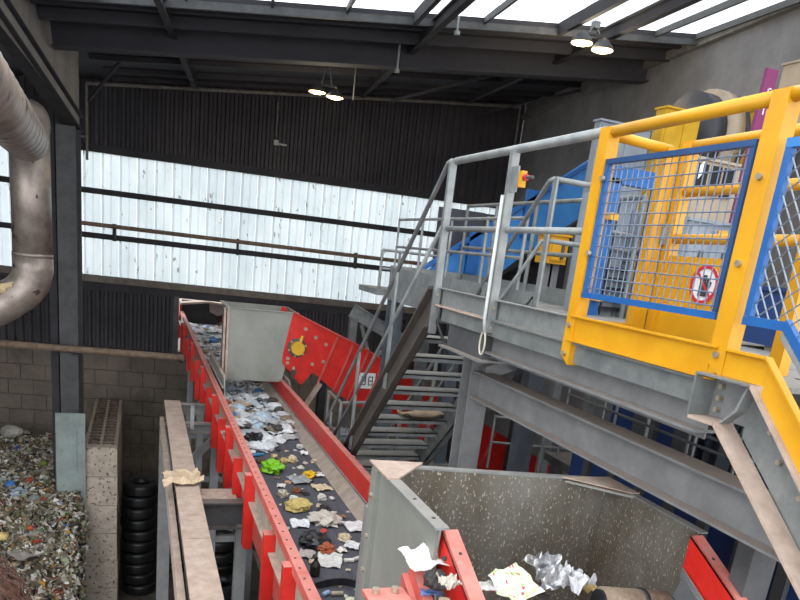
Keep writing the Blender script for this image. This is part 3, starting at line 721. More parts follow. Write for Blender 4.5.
for k in range(2600):
    y = 8.6+11.4*far.random(); x = far.uniform(CXL+.04, CXR-.12 if y > 9.3 else CXL+.5); s_ = far.uniform(.02, .05)
    p = V3((x, y, BLZ+.01)); e = V3((far.gauss(0, 1), far.gauss(0, 1), .3)).normalized()*s_; e2 = V3((-e.y, e.x, far.gauss(0, .01)))*far.uniform(.4, 1)
    vs.add([p-e-e2, p+e-e2, p+e+e2, p-e+e2, p+V3((0, 0, s_*.7))], [(0, 1, 4), (1, 2, 4), (2, 3, 4), (3, 0, 4)])
tag(vs.build('litter_crumbs', M('pale_crumbs', '#8c8f94', '#d4d6d8', 25, .7)), 'fine pale crumbs of waste strewn over the far belt', 'litter', kind='stuff')
# ================================================================== FAR CHUTE AND RED INCLINED CONVEYOR
t = thing('chute_hopper', 'plain grey sheet-metal chute box standing over the far end of the belt', 'hopper')
x0, x1, y0, y1, zt, zb_ = 1.29, 2.32, 11.0, 12.0, -1.07, -2.17
MB().prism([(x0, y0, zt), (x1, y0, zt), (x1-.19, y0, zb_), (x0, y0, zb_)], (0, .015, 0)).build('front_panel', hop_far, t)
MB().prism([(x0, y0, zt), (x0, y1, zt), (x0, y1, zb_), (x0, y0, zb_)], (-.015, 0, 0)).build('side_panel', hop_far, t)
MB().box(x0, x1, y1, y1+.015, zb_+.2, zt).build('back_panel', hop_far, t)
MB().prism([(x1, y0, zt), (x1, y1, zt), (x1, y1, zt-.5), (x1, y0, zt-.5)], (.015, 0, 0)).build('side_panel', hop_far, t)
MB().box(x0-.07, x0, y0-.02, y1, zt-.0, zt+.012).box(x0-.07, x0-.055, y0-.02, y0+.0, zb_, zt).build('rim_flange', hop_far, t)
MB().box(x0, x1, y0-.03, y0, zt, zt+.012).build('rim_flange', hop_far, t)
MB().box(x0-.1, x0-.016, y0-.02, y0+.0, zb_, zt).build('corner_strip', tan_p, t)
finish(t)
t = thing('inclined_conveyor', 'bright red inclined feed conveyor whose head discharges into the grey chute', 'conveyor')
top = lambda x: -1.05-.43*(x-2.22) if x < 3.46 else -1.583-.5*(x-3.46)
poly = [(2.24, -1.06), (3.46, -1.55), (7.6, -3.65), (7.6, -4.45), (3.1, -2.34), (2.62, -1.98), (2.44, -2.2), (2.12, -1.86), (2.12, -1.72)]
sp = MB().prism([(x, 10.98, z) for x, z in poly], (0, .015, 0)).build('side_plate', red, t)
MB().prism([(x, 11.95, z) for x, z in poly], (0, .015, 0)).build('side_plate', red, t)
for i in range(2):
    a, b_ = poly[i], poly[i+1]; MB().prism([(a[0], 10.92, a[1]), (b_[0], 10.92, b_[1]), (b_[0], 10.92, b_[1]+.02), (a[0], 10.92, a[1]+.02)], (0, .08, 0)).build('top_flange', red_p, t)
for x in (2.98, 3.25, 3.52, 3.8, 4.15, 4.6, 5.1, 5.6, 6.1, 6.6):
    zt_ = -1.06-.43*(x-2.24) if x < 3.46 else -1.56-.507*(x-3.46)
    zl_ = max(zt_-.95, -1.98-.75*(x-2.62) if x < 3.1 else -2.34-.469*(x-3.1))
    MB().beam((x, 10.965, zt_), (x-.34*(zt_-zl_), 10.965, zl_+.01), .03, .025, (0, 1, 0)).build('stiffener', red_p, sp)
MB().prism([(2.4, 11.0, -1.4), (7.6, 11.0, -3.9), (7.6, 11.0, -3.95), (2.4, 11.0, -1.45)], (0, .95, 0)).build('belt', belt_m, t)
c = V3((2.33, 10.96, -1.6))
be = MB().disc(c, (0, 1, 0), .15, .03, 16).build('bearing_flange', steel_d, t)
MB().disc(c+V3((0, -.06, 0)), (0, 1, 0), .105, .1, 16).tube([c+V3((.03, -.08, .08)), c+V3((.06, -.08, .2))], .025, 8).build('bearing_cap', yel_d, be)
for k in range(6):
    a = k*math.pi/3+.3; MB().disc(c+V3((.135*math.cos(a), -.03, .135*math.sin(a))), (0, 1, 0), .018, .03, 6).build('bolt', bolt_m, be)
for x, z in ((2.2, -1.85), (2.3, -1.93), (2.45, -1.3), (2.62, -1.42), (2.8, -1.52), (2.78, -1.8), (2.6, -1.85), (2.2, -1.78)):
    MB().disc((x, 10.97, z), (0, 1, 0), .028, .03, 8).build('bolt', bolt_m, t)
MB().disc((2.3, 10.968, -2.0), (0, 1, 0), .045, .012, 12).build('inspection_hole', signdark, t)
# number plate on the side
nx_, nz_ = 3.54, -2.07
pl = MB().box(nx_-.14, nx_+.14, 10.955, 10.965, nz_-.13, nz_+.13).build('number_plate', white_m, t)
for k, xx in enumerate((-.06, .06)):
    q = MB(); cx_ = nx_+xx
    q.box(cx_-.04, cx_+.04, 10.95, 10.956, nz_+.06, nz_+.075).box(cx_-.04, cx_+.04, 10.95, 10.956, nz_-.008, nz_+.008).box(cx_-.04, cx_+.04, 10.95, 10.956, nz_-.075, nz_-.06)
    q.box(cx_+.025, cx_+.04, 10.95, 10.956, nz_-.07, nz_+.07).box(cx_-.04, cx_-.025, 10.95, 10.956, nz_-.07 if k else -.0+nz_, nz_+.07)
    q.build('digit', signdark, pl)
pl.rotation_euler = (0, 0, 0)
for x in (5.0, 7.0): MB().box(x-.08, x+.08, 11.3, 11.5, -7.8, -1.6-.507*(x-3.46)-.9).build('leg', steel, t)
MB().box(2.75, 2.87, 11.0, 11.12, -7.8, -2.05).build('head_leg', black, t)
MB().beam((2.55, 10.95, -2.5), (2.75, 10.95, -2.15), .1, .06).build('scraper_arm', tan_p, t)
finish(t)
t = thing('return_plate', 'grey deflector plate under the red conveyor head', 'plate')
MB().prism([(2.16, 10.6, -2.06), (2.16, 11.3, -2.06), (2.3, 11.3, -2.5), (2.3, 10.6, -2.5)], (.02, 0, 0)).build('sheet', hop_far, t); MB().box(2.18, 2.32, 10.62, 11.28, -2.52, -2.5).build('foot', hop_far, t); finish(t)
# cabinets and hand rails beyond the belt, at the foot of the stair
def rails(name, label, posts, zs, top, mat=galv, pr=.024, pz=None, group=None):
    """hand rail: posts [(x,y,z0)], rail heights above each base"""
    t = thing(name, label, 'railing', group)
    for (x, y, z) in posts: MB().tube([(x, y, z), (x, y, z+top)], pr, 8).build('post', mat, t)
    for h in zs: MB().tube([(x, y, z+h) for (x, y, z) in posts], pr*.95, 8).build('rail', mat, t)
    return finish(t)
rails('hand_rail', 'short galvanised rail loop below the red inclined conveyor', [(2.55, 9.6, -2.9), (2.55, 8.9, -2.9), (3.5, 9.1, -2.9)], (.45, .9), .9)
t = thing('motor_unit', 'grey ribbed drive motor below the red conveyor head', 'motor')
MB().tube([(2.6, 9.9, -2.75), (3.0, 9.9, -2.75)], .14, 16).build('motor_body', grey_m, t, True)
for k in range(7): MB().disc((2.64+k*.05, 9.9, -2.75), (1, 0, 0), .155, .012, 16).build('cooling_fin', grey_m, t)
MB().box(2.55, 3.05, 9.75, 10.05, -3.0, -2.9).build('base', steel, t); MB().box(2.56, 2.62, 9.72, 9.78, -2.7, -2.62).build('terminal_box', yel_d, t); finish(t)
t = thing('lower_deck', 'grey lower walkway deck at the foot of the stair', 'walkway')
MB().box(2.3, 4.4, 8.6, 10.5, -3.0, -2.94).build('deck_plate', grate_m, t)
MB().ibeam((2.35, 8.6, -3.1), (2.35, 10.5, -3.1), .1, .18).build('edge_beam', steel, t); MB().ibeam((4.35, 8.6, -3.1), (4.35, 10.5, -3.1), .1, .18).build('edge_beam', steel, t)
for x in (2.4, 4.3):
    for y in (8.7, 10.4): MB().box(x-.05, x+.05, y-.05, y+.05, -7.8, -3.0).build('leg', steel, t)
finish(t)

# ================================================================== STAIR FROM THE PLATFORM
SX0, SX1, SYT, SZT = 2.3, 3.2, 5.5, -.3
sl = -.955
t = thing('steel_stair', 'galvanised steel stair with open treads descending from the platform', 'stairs')
def chan(x, s_):            # stringer channel, flanges to side s_
    y0, z0, y1 = 5.5, -.22, 9.0
    z1 = z0+sl*(y1-y0); dz = .34
    P4 = lambda xx, wd: [(xx, y0, z0), (xx, y1, z1), (xx, y1, z1-dz), (xx, y0, z0-dz)]
    mb = MB().prism(P4(x, 0), (.012*s_, 0, 0))
    mb.prism([(x, y0, z0), (x, y1, z1), (x, y1, z1-.025), (x, y0, z0-.025)], (.075*s_, 0, 0)).prism([(x, y0, z0-dz), (x, y1, z1-dz), (x, y1, z1-dz+.025), (x, y0, z0-dz+.025)], (.075*s_, 0, 0))
    return mb
st_d = M('stair_stringer_steel', '#4d4844', '#5d5752', 6, .6, .2, dust=.3)
chan(SX0, -1).build('stringer', st_d, t); chan(SX1, 1).build('stringer', galv_d, t)
nt_ = 15
for k in range(nt_):
    y = 5.72+k*.213; z = -.48-k*.2035
    tr = MB().box(SX0+.012, SX1, y-.12, y+.12, z-.012, z).box(SX0+.012, SX1, y-.12, y-.11, z-.045, z).box(SX0+.012, SX1, y+.105, y+.12, z-.05, z).build('tread', galv, t)
    MB().prism([(SX1-.012, y-.12, z), (SX1-.012, y+.12, z), (SX1-.012, y+.12, z-.1), (SX1-.012, y-.12, z-.1)], (.01, 0, 0)).build('tread_bracket', galv, tr)
for x, nm in ((SX0, 'a'), (SX1, 'b')):
    xr = x-.03 if x == SX0 else x
    zr = lambda y: .74+sl*(y-5.5)
    MB().tube([(xr, 5.45, .74), (xr, 5.52, .725), (xr, 8.6, zr(8.6)), (xr, 8.72, zr(8.6)-.16), (xr, 8.6, zr(8.6)-.4)], .021, 8).build('hand_rail', galv_d, t, True)
    MB().tube([(xr, 5.48, .25), (xr, 8.6, zr(8.6)-.46)], .017, 8).build('knee_rail', galv_d, t, True)
    for y in (6.45, 7.4, 8.35):
        MB().box(xr-.01, xr+.01, y-.03, y+.03, zr(y)-1.12, zr(y)).build('rail_post', galv, t)
finish(t)
lit('cardboard_box', sheet((2.95, 7.05, -1.7), .5, .3, .06, .3, 6, .01), cm('#b39a80'), 'flattened tan cardboard lying on a stair tread', 'cardboard')

# ================================================================== PLATFORM
PXE = 2.3
t = thing('steel_platform', 'galvanised steel platform with a channel edge on the right', 'platform')
def edge(y0, y1):
    c = MB().box(PXE+.03, PXE+.042, y0, y1, -.362, -.224).box(PXE-.01, PXE+.042, y0, y1, -.232, -.224).build('edge_channel', galv, t)
    MB().box(PXE-.03, PXE+.042, y0, y1, -.372, -.360).build('channel_lip', tan_p if y0 > 4.4 else galv_d, c)
    MB().box(PXE+.0, PXE+.05, y0, y1, -.478, -.372).build('lower_channel', galv_d, t)
edge(2.37, 4.47); edge(4.49, 5.5)
MB().box(PXE+.09, PXE+.1, 2.4, 5.2, -.64, -.365).box(PXE+.03, PXE+.089, 2.4, 4.54, -.612, -.597).box(PXE+.101, PXE+.17, 2.4, 4.54, -.612, -.597).build('main_beam', steel, t)
MB().box(PXE+.02, PXE+.3, 4.55, 5.2, -.66, -.48).build('end_box', steel_d, t)
MB().box(PXE-.03, PXE+.32, 4.5, 5.25, -.675, -.66).build('end_plate', steel, t)
y = 2.1
while y < 5.4:
    MB().box(PXE+.05, 5.6, y, min(y+.58, 5.5), -.36, -.335).build('deck_plate', grate_m, t); y += .6
for y in (5.56, 6.2, 6.85, 7.5, 8.1, 8.75): MB().box(3.28, 4.3, y, y+.6, -.36, -.335).build('deck_plate', grate_m, t)
# toe boards of the far arm
MB().box(3.24, 3.25, 5.5, 9.4, -.36, -.19).build('toe_board', galv, t); MB().box(4.28, 4.29, 5.5, 9.4, -.36, -.16).build('toe_board', galv, t)
MB().box(3.22, 3.26, 5.5, 9.4, -.62, -.36).build('arm_beam', galv, t); MB().box(4.27, 4.31, 5.5, 9.4, -.62, -.36).build('arm_beam', galv_d, t)
MB().box(3.22, 4.31, 9.4, 9.44, -.62, -.16).build('end_board', galv, t)
MB().box(PXE+.4, 5.5, 5.46, 5.5, -.62, -.36).build('cross_beam', steel, t)
for x, y in ((2.62, 5.2), (3.3, 9.3), (4.25, 9.3), (5.4, 2.4), (5.4, 5.2)):
    m_ = MB()
    for k in (-1, 1): m_.box(x-.09, x+.09, y+k*.085-.007, y+k*.085+.007, -7.8, -.66 if (x, y) == (2.62, 5.2) else -.62)
    m_.box(x-.006, x+.006, y-.08, y+.08, -7.8, -.62); m_.build('column', steel if x < 3 else steel_b, t)
MB().box(3.55, 3.72, 5.9, 6.05, -7.8, -.62).build('column', steel_b, t)
# lower beam running along under the edge
MB().ibeam((2.62, 1.9, -.945), (2.62, 5.1, -.945), .16, .225, .015, .014).build('lower_beam', steel, t)
MB().beam((2.62, 5.05, -.84), (3.4, 5.05, -.55), .06, .1).build('brace', steel, t)
MB().beam((2.7, 4.6, -.62), (3.2, 5.6, -1.0), .05, .09).build('brace', steel_b, t)
finish(t)
# rail along the platform edge
t = thing('platform_railing', 'galvanised platform railing between the stair head and the yellow gate', 'railing')
for y, x in ((5.45, PXE-.012), (4.43, PXE-.012)):
    MB().box(x-.035, x+.02, y-.02, y+.02, -.6 if y > 5 else -.45, .73).build('post', galv, t)
    for z in (-.28, -.42): MB().disc((x-.008, y-.022, z), (0, 1, 0), .012, .015, 8).build('bolt', bolt_m, t)
MB().tube([(PXE, 5.48, .73), (PXE, 5.44, .742), (PXE, 3.47, .742)], .027, 12).build('top_rail', galv, t, True)
MB().tube([(PXE, 5.45, .237), (PXE, 3.47, .237)], .021, 10).build('mid_rail', galv, t, True)
MB().tube([(PXE-.06, 4.44, .45), (PXE-.06, 4.44, -.36), (PXE-.05, 4.43, -.45)], .013, 8).build('conduit', M('pale_conduit', '#b5b7b6', '#c4c5c3', 5, .5), t, True)
lp = [V3((PXE-.05, 4.44+.04*math.sin(a), -.45-.08*(1-math.cos(a)))) for a in [k*6.28/14 for k in range(15)]]
MB().tube(lp, .007, 6).build('cable_loop', M('pale_cable', '#c2b9a8', '#d0c8b8', 5, .6), t, True)
MB().tube([(PXE+.0, 5.35, -.36), (PXE-.03, 5.33, -.5), (PXE-.0, 5.24, -.62), (PXE+.1, 5.2, -.67)], .014, 8).build('black_hose', black, t, True)
finish(t)
t = thing('emergency_stop', 'yellow emergency stop box with red button on the railing post', 'switch')
MB().box(PXE-.02, PXE+.015, 4.29, 4.33, .5, .6).build('housing', yel, t)
MB().tube([(PXE, 4.29, .56), (PXE, 4.26, .56)], .02, 12).build('button', signred, t); MB().tube([(PXE, 4.26, .56), (PXE, 4.18, .555)], .01, 8).build('stem', steel_d, t)
MB().box(PXE-.03, PXE-.02, 4.33, 4.41, .47, .63).build('bracket', galv, t); finish(t)
# rail of the right side of the stair head and far arm
t = thing('stair_head_railing', 'galvanised rail at the right side of the stair head', 'railing')
MB().box(3.19, 3.21, 5.39, 5.45, -.36, .74).build('post', galv, t)
MB().tube([(3.2, 5.42, .735), (3.72, 5.45, .735)], .024, 10).build('top_rail', galv_d, t, True)
MB().tube([(3.2, 5.42, .25), (3.72, 5.45, .25)], .02, 10).build('mid_rail', galv_d, t, True)
finish(t)
rails('arm_railing', 'long far galvanised railing on the platform arm behind the stair', [(4.24, y, -.36) for y in (5.6, 6.5, 7.5, 8.5, 9.4)], (.55, 1.1), 1.1, galv_d)
rails('arm_railing', 'galvanised railing along the stair side of the platform arm', [(3.26, y, -.36) for y in (5.9, 6.7, 7.6, 8.5, 9.4)], (.45, .8), .82, galv, .017)
rails('arm_railing', 'short galvanised end railing at the far tip of the platform arm', [(3.14, 9.62, -.5), (3.4, 9.62, -.5), (3.8, 9.62, -.5), (4.2, 9.62, -.5)], (.28, .53), .53, galv, .02)
t = thing('end_landing', 'small grey landing beyond the far tip of the platform arm', 'landing')
MB().box(3.08, 4.28, 9.5, 10.4, -.58, -.5).build('deck_plate', galv, t)
MB().box(3.5, 3.66, 9.95, 10.15, -7.8, -.58).build('leg', steel, t); MB().box(4.1, 4.25, 10.2, 10.35, -7.8, -.58).build('leg', steel, t); finish(t)
t = thing('trestle', 'grey braced steel trestle behind the stair near the back cladding', 'steel frame')
a = P(352, 310, y=13.0); MB().ibeam((a.x, 13, a.z), (a.x+1.6, 13, a.z-.75), .14, .26).build('top_beam', galv, t)
MB().box(a.x-.02, a.x+.12, 12.95, 13.1, -7.8, a.z-.14).build('leg', steel, t); MB().box(a.x+1.5, a.x+1.64, 12.95, 13.1, -7.8, a.z-.85).build('leg', steel, t)
MB().beam((a.x+.2, 12.98, a.z-.25), (a.x+.55, 12.98, a.z-1.2), .06, .07, (0, 1, 0)).build('brace', galv, t)
MB().beam((a.x+.5, 13.03, a.z-.9), (a.x+1.45, 13.03, a.z-.2), .06, .07, (0, 1, 0)).build('brace', galv, t); finish(t)

# ================================================================== YELLOW GATE CAGE
Y1, Y2 = 3.43, 2.31
t = thing('yellow_gate', 'yellow tubular gate frame holding the square blue mesh panel', 'gate')
def ypost(x, y, z0, z1, w_=.085, dp=.07):
    return MB().prism([(x-dp/2, y+w_/2, z1), (x-dp/2, y-w_/2, z1), (x-dp/2, y-w_/2, z0+.0), (x-dp/2, y+w_/2, z0+.05)], (dp, 0, 0)).build('post', yel, t)
ypost(PXE, Y1, -.49, .755); ypost(PXE, Y2, -.34, .765)
MB().box(PXE-.03, PXE+.02, Y2+.043, Y2+.056, -.33, .7).build('post_angle', yel, t)
MB().tube([(PXE, Y1+.02, .735), (PXE, Y2, .745)], .03, 14).build('top_rail', yel, t, True)
MB().box(PXE-.025, PXE-.015, Y2, Y1, -.352, -.215).box(PXE-.05, PXE-.015, Y2, Y1, -.222, -.213).box(PXE-.045, PXE-.015, Y2, Y1, -.356, -.348).build('kick_plate', yel, t)
MB().tube([(PXE, Y1, .725), (2.70, Y1, .71)], .026, 12).build('cross_rail', yel, t, True)
MB().box(2.66, 2.74, Y1-.035, Y1+.035, -.36, .72).build('post', yel, t)
MB().box(PXE, 2.68, Y1-.01, Y1, -.35, -.23).build('cross_kick_plate', yel, t)
for (x, y, z) in ((PXE-.04, Y1-.06, .5), (PXE-.04, Y1-.06, .12), (PXE-.04, Y1, -.27), (PXE-.04, Y1, -.43), (PXE-.04, Y2+.0, .45), (PXE-.04, Y2+.0, .12), (PXE-.04, Y2, -.25)):
    MB().disc((x, y, z), (1, 0, 0), .014, .02, 8).build('bolt', bolt_m, t)
finish(t)
# square mesh panel
t = thing('mesh_panel', 'square blue-framed wire mesh panel in the yellow gate', 'mesh panel')
ya, yb, za, zb2 = 3.385, 2.385, -.112, .597; xm = PXE-.01
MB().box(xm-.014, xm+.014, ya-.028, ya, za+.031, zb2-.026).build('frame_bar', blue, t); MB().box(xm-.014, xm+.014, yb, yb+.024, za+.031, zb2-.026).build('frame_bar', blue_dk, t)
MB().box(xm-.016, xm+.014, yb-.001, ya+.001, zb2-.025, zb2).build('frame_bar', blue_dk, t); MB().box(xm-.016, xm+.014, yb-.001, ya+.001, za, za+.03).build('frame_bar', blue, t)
def wires(segs, r, nm, mat, par):
    mb = MB()
    for a, b_ in segs: mb.tube([a, b_], r, 5, cap=False)
    return mb.build(nm, mat, par)
sg = []
n_ = 22
for k in range(1, n_): y = ya+(yb-ya)*k/n_; sg.append(((xm, y, za+.01), (xm, y, zb2-.02)))
n_ = 13
for k in range(1, n_): z = za+(zb2-za)*k/n_; sg.append(((xm-.005, ya-.01, z), (xm-.005, yb+.01, z)))
wires(sg, .0032, 'wire_mesh', wire_m, t)
finish(t)
# inner spring gate with the round sign
t = thing('inner_gate', 'yellow inner gate with three rails and a round no-hands sign', 'gate')
GX = 2.78
MB().box(GX-.03, GX+.03, 3.33, 3.40, -.34, .76).build('post', yel, t)
MB().box(GX-.03, GX+.03, 2.42, 2.49, -.34, .76).build('post', yel, t)
for z in (.735, .5, .255): MB().tube([(GX, 3.36, z), (GX, 2.45, z+.01)], .027, 12).build('rail', yel, t, True)
MB().box(GX-.005, GX+.005, 2.75, 3.34, -.32, .165).build('kick_sheet', yel, t)
MB().box(GX-.04, GX-.015, 3.41, 3.43, -.33, .7).build('latch_strip', grey_m, t); MB().box(GX-.06, GX-.02, 3.37, 3.42, .22, .33).build('latch', galv, t)
sc_ = V3((GX-.007, 3.03, .03))
sg = MB().disc(sc_, (1, 0, 0), .098, .004, 28).build('sign_disc', white_m, t, label='round white prohibition sign with red ring')
MB().lathe(sc_-V3((.004, 0, 0)), (1, 0, 0), [(.1, 0), (.082, 0), (.082, -.003), (.1, -.003)], 28, True).build('sign_ring', signred, sg)
hd = MB().box(sc_.x-.006, sc_.x-.003, 3.0, 3.06, -.03, .03)
for k in range(4): hd.box(sc_.x-.006, sc_.x-.003, 3.002+k*.0155, 3.013+k*.0155, .03, .085-.012*abs(k-1.5))
hd.prism([(sc_.x-.006, 3.0, -.01), (sc_.x-.006, 2.985, .02), (sc_.x-.006, 2.977, .045), (sc_.x-.006, 2.986, .047), (sc_.x-.006, 3.0, .02)], (.003, 0, 0))
hd.build('hand_symbol', signdark, sg)
MB().beam((sc_.x-.006, 3.03+.066, .03+.066), (sc_.x-.006, 3.03-.066, .03-.066), .012, .004, (1, 0, 0)).build('sign_bar', signred, sg)
finish(t)
# sloping mesh panel and yellow kick plate of the near stair
SS = .92
t = thing('sloped_mesh_panel', 'blue-framed diamond mesh panel along the near stair at the right edge', 'mesh panel')
ya = 2.235; xm = PXE-.01; yk = 2.03; ye = 1.2
bot = lambda y: -.112 if y > yk else -.112-SS*(yk-y)
topz = lambda y: .585 if y > yk else .585-SS*(yk-y)
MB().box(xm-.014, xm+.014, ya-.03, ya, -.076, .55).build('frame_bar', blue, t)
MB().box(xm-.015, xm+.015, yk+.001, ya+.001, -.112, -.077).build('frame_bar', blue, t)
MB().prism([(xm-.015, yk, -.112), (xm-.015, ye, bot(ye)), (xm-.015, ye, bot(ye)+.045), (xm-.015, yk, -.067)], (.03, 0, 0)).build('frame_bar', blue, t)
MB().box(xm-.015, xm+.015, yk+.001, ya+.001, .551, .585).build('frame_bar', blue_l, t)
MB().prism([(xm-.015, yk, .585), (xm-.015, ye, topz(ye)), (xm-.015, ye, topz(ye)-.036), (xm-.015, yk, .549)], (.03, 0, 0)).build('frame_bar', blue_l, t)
MB().prism([(xm-.02, yk, -.14), (xm-.02, ye, bot(ye)-.028), (xm-.02, ye, bot(ye)-.002), (xm-.02, yk, -.114)], (.04, 0, 0)).build('edge_strip', galv, t)
sg = []
def clip(y0, z0, dy, dz):
    pts = []; N_ = 220
    for k in range(N_):
        u = k/(N_-1)*1.8; y = y0+dy*u; z = z0+dz*u
        if ye < y < ya-.02 and bot(y)+.01 < z < topz(y)-.01: pts.append((y, z))
    if len(pts) > 2: sg.append(((xm, pts[0][0], pts[0][1]), (xm, pts[-1][0], pts[-1][1])))
for k in range(-26, 24):
    clip(ya-.02, -.1+k*.068, -.62, .62*.75); clip(ya-.02, .6-k*.068, -.62, -.62*1.45)
wires(sg, .0032, 'wire_mesh', wire_g, t)
finish(t)
t = thing('near_stair', 'grey steel stair stringer with yellow kick plate descending toward the camera', 'stairs')
zt_ = lambda y: -.33-SS*(2.09-y)
zb_ = lambda y: -.525-SS*.9*(2.2-y)
def near_stringer(x, parts=True):
    w_ = MB().prism([(x+.05, 2.14, -.345), (x+.05, 2.09, -.345), (x+.05, 1.0, zt_(1.0)-.015), (x+.05, 1.0, zb_(1.0)+.015), (x+.05, 2.14, zb_(2.14)+.015)], (.012, 0, 0)).build('stringer', galv_d, t)
    MB().prism([(x-.04, 2.085, -.331), (x-.04, 1.0, zt_(1)), (x-.04, 1.0, zt_(1)-.013), (x-.04, 2.085, -.344)], (.085, 0, 0)).build('stringer_flange', tan_p, w_)
    MB().prism([(x-.06, 2.2, -.53), (x-.06, 1.0, zb_(1)-.005), (x-.06, 1.0, zb_(1)+.01), (x-.06, 2.2, -.515)], (.105, 0, 0)).build('stringer_flange', tan_p, w_)
    b_ = MB().box(x+.055, x+.065, 2.1, 2.35, -.515, -.34).build('end_box', steel, t)
    MB().box(x-.06, x+.055, 2.35, 2.36, -.53, -.33).build('box_plate', galv_d, b_); MB().box(x-.06, x+.055, 2.085, 2.349, -.339, -.33).build('box_plate', galv_d, b_); MB().box(x-.06, x+.055, 2.203, 2.349, -.53, -.516).build('box_plate', tan_p, b_)
    MB().prism([(x-.03, 2.105, -.341), (x-.03, 2.093, -.341), (x-.03, 2.125, -.45), (x-.03, 2.19, -.514), (x-.03, 2.2, -.514), (x-.03, 2.137, -.445)], (.05, 0, 0)).build('gusset', galv, b_)
near_stringer(PXE-.02); near_stringer(PXE+.55)
for (y, z) in ((2.3, -.38), (2.3, -.43), (2.3, -.48), (2.16, -.4), (2.0, -.5), (1.93, -.6), (1.85, -.62), (1.8, -.7)):
    MB().disc((PXE+.025, y, z), (1, 0, 0), .012, .03, 6).build('bolt', bolt_m, t)
for k in range(5): MB().box(PXE+.06, PXE+.55, 1.86-k*.2, 2.06-k*.2, -.56-k*.19, -.53-k*.19).build('tread', grate_m, t)
tk = MB().box(PXE-.03, PXE-.02, 2.05, Y2-.044, -.329, -.226).prism([(PXE-.03, 2.049, -.226), (PXE-.03, 1.0, -.226-SS*1.05), (PXE-.03, 1.0, zt_(1)+.001), (PXE-.03, 2.049, zt_(2.049)+.001)], (.01, 0, 0))
tk.box(PXE-.055, PXE-.02, 2.05, Y2-.044, -.225, -.215).prism([(PXE-.055, 2.049, -.215), (PXE-.055, 1.0, -.215-SS*1.05), (PXE-.055, 1.0, -.225-SS*1.05), (PXE-.055, 2.049, -.225)], (.035, 0, 0))
tk.build('kick_plate', yel, t)
MB().tube([(PXE, Y2, .745), (PXE, 2.1, .75), (PXE, 1.2, .75-SS*.9)], .03, 14).build('hand_rail', yel, t, True)
finish(t)

# ================================================================== MACHINES BEHIND THE PLATFORM
t = thing('blue_conveyor', 'bright blue inclined conveyor rising behind the platform railing', 'conveyor')
q = [(3.75, 9.5, -.2), (6.35, 9.5, 1.72), (6.35, 9.5, 1.0), (5.3, 9.5, .22), (4.75, 9.5, -.25)]
MB().prism([(a, 9.5, z) for a, _, z in q], (0, .02, 0)).build('side_plate', blue_l, t)
MB().prism([(a, 10.3, z-.35) for a, _, z in q], (0, .02, 0)).build('side_plate', blue_l, t)
MB().prism([(3.7, 9.44, -.2), (6.35, 9.44, 1.75), (6.35, 9.44, 1.81), (3.7, 9.44, -.14)], (0, .1, 0)).build('top_flange', blue, t)
for x in (4.35, 5.15): MB().box(x, x+.18, 9.44, 9.5, -.15+(x-4.35)*.74, .5+(x-4.35)*.74).build('stiffener', blue, t)
MB().prism([(4.75, 9.52, -.3), (6.35, 9.52, .85), (6.35, 9.52, .95), (4.75, 9.52, -.2)], (0, .75, 0)).build('belt', black, t)
MB().box(4.3, 4.4, 9.6, 9.7, -7.8, -.2).build('leg', steel_b, t); MB().box(5.9, 6.0, 9.8, 9.9, -7.8, .6).build('leg', steel, t)
finish(t)
t = thing('dark_enclosure', 'dark louvred machine box behind the platform arm', 'machine')
MB().box(4.9, 6.6, 10.4, 10.85, -1.5, .75).build('casing', char, t)
for k in range(9): MB().box(5.0, 6.4, 10.36, 10.4, -.9+k*.16, -.86+k*.16).build('louvre', soot, t)
MB().box(5.0, 5.2, 10.5, 10.7, -7.8, -1.5).build('leg', soot, t); MB().box(6.2, 6.4, 10.5, 10.7, -7.8, -1.5).build('leg', soot, t); finish(t)
t = thing('grey_guard', 'dark grey guard panel seen through the railing left of the blue conveyor', 'panel')
MB().box(4.05, 4.75, 9.9, 9.95, -.3, .72).build('sheet', char, t); MB().box(4.05, 4.1, 9.95, 10.0, -.58, .72).build('stand', steel_d, t); MB().box(4.7, 4.75, 9.95, 10.0, -.58, .72).build('stand', steel_d, t); finish(t)
def cab(name, label, cat, x0, x1, y0, y1, z0, z1, mat, seams=1, zleg=-7.8, extra=None):
    t = thing(name, label, cat)
    MB().box(x0, x1, y0, y1, z0, z1).build('body', mat, t)
    wd = (x1-x0)/seams
    for k in range(seams):
        d_ = MB().box(x0+k*wd+.025, x0+(k+1)*wd-.025, y0-.02, y0, z0+.04, z1-.04).build('door', mat, t)
        MB().box(x0+(k+1)*wd-.1, x0+(k+1)*wd-.07, y0-.05, y0-.02, (z0+z1)/2-.1, (z0+z1)/2+.1).build('handle', steel_d, d_)
    MB().box(x0-.02, x1+.02, y0-.03, y1+.02, z1, z1+.025).build('top_lip', mat, t)
    for x in (x0+.08, x1-.08): MB().box(x-.06, x+.06, (y0+y1)/2-.06, (y0+y1)/2+.06, zleg, z0).build('leg', steel, t)
    if extra: extra(t)
    return finish(t)
cab('control_cabinet', 'tall grey twin-panel cabinet behind the yellow corner post', 'cabinet', 5.2, 5.95, 8.0, 8.12, -.3, 1.82, grey_m, 2)
cab('yellow_cabinet', 'yellow cabinet with vents above the gate', 'cabinet', 6.12, 6.66, 8.0, 8.2, -.4, 2.12, yel_d, 2)
cab('press_housing', 'beige machine housing with dark openings behind the blue mesh', 'machine', 6.75, 7.75, 8.7, 9.4, -.6, 1.3, beige, 2)
t = thing('roller_drum', 'dark drum with beige end plates above the gate rail', 'machine')
for x, r_, mat, w_ in ((7.0, .55, char, .22), (7.25, .62, beige, .2), (7.5, .6, char, .25), (7.75, .62, beige, .18)):
    MB().tube([(x-w_/2, 8.55, 1.98), (x+w_/2, 8.55, 1.98)], r_, 24).build('ring', mat, t, True)
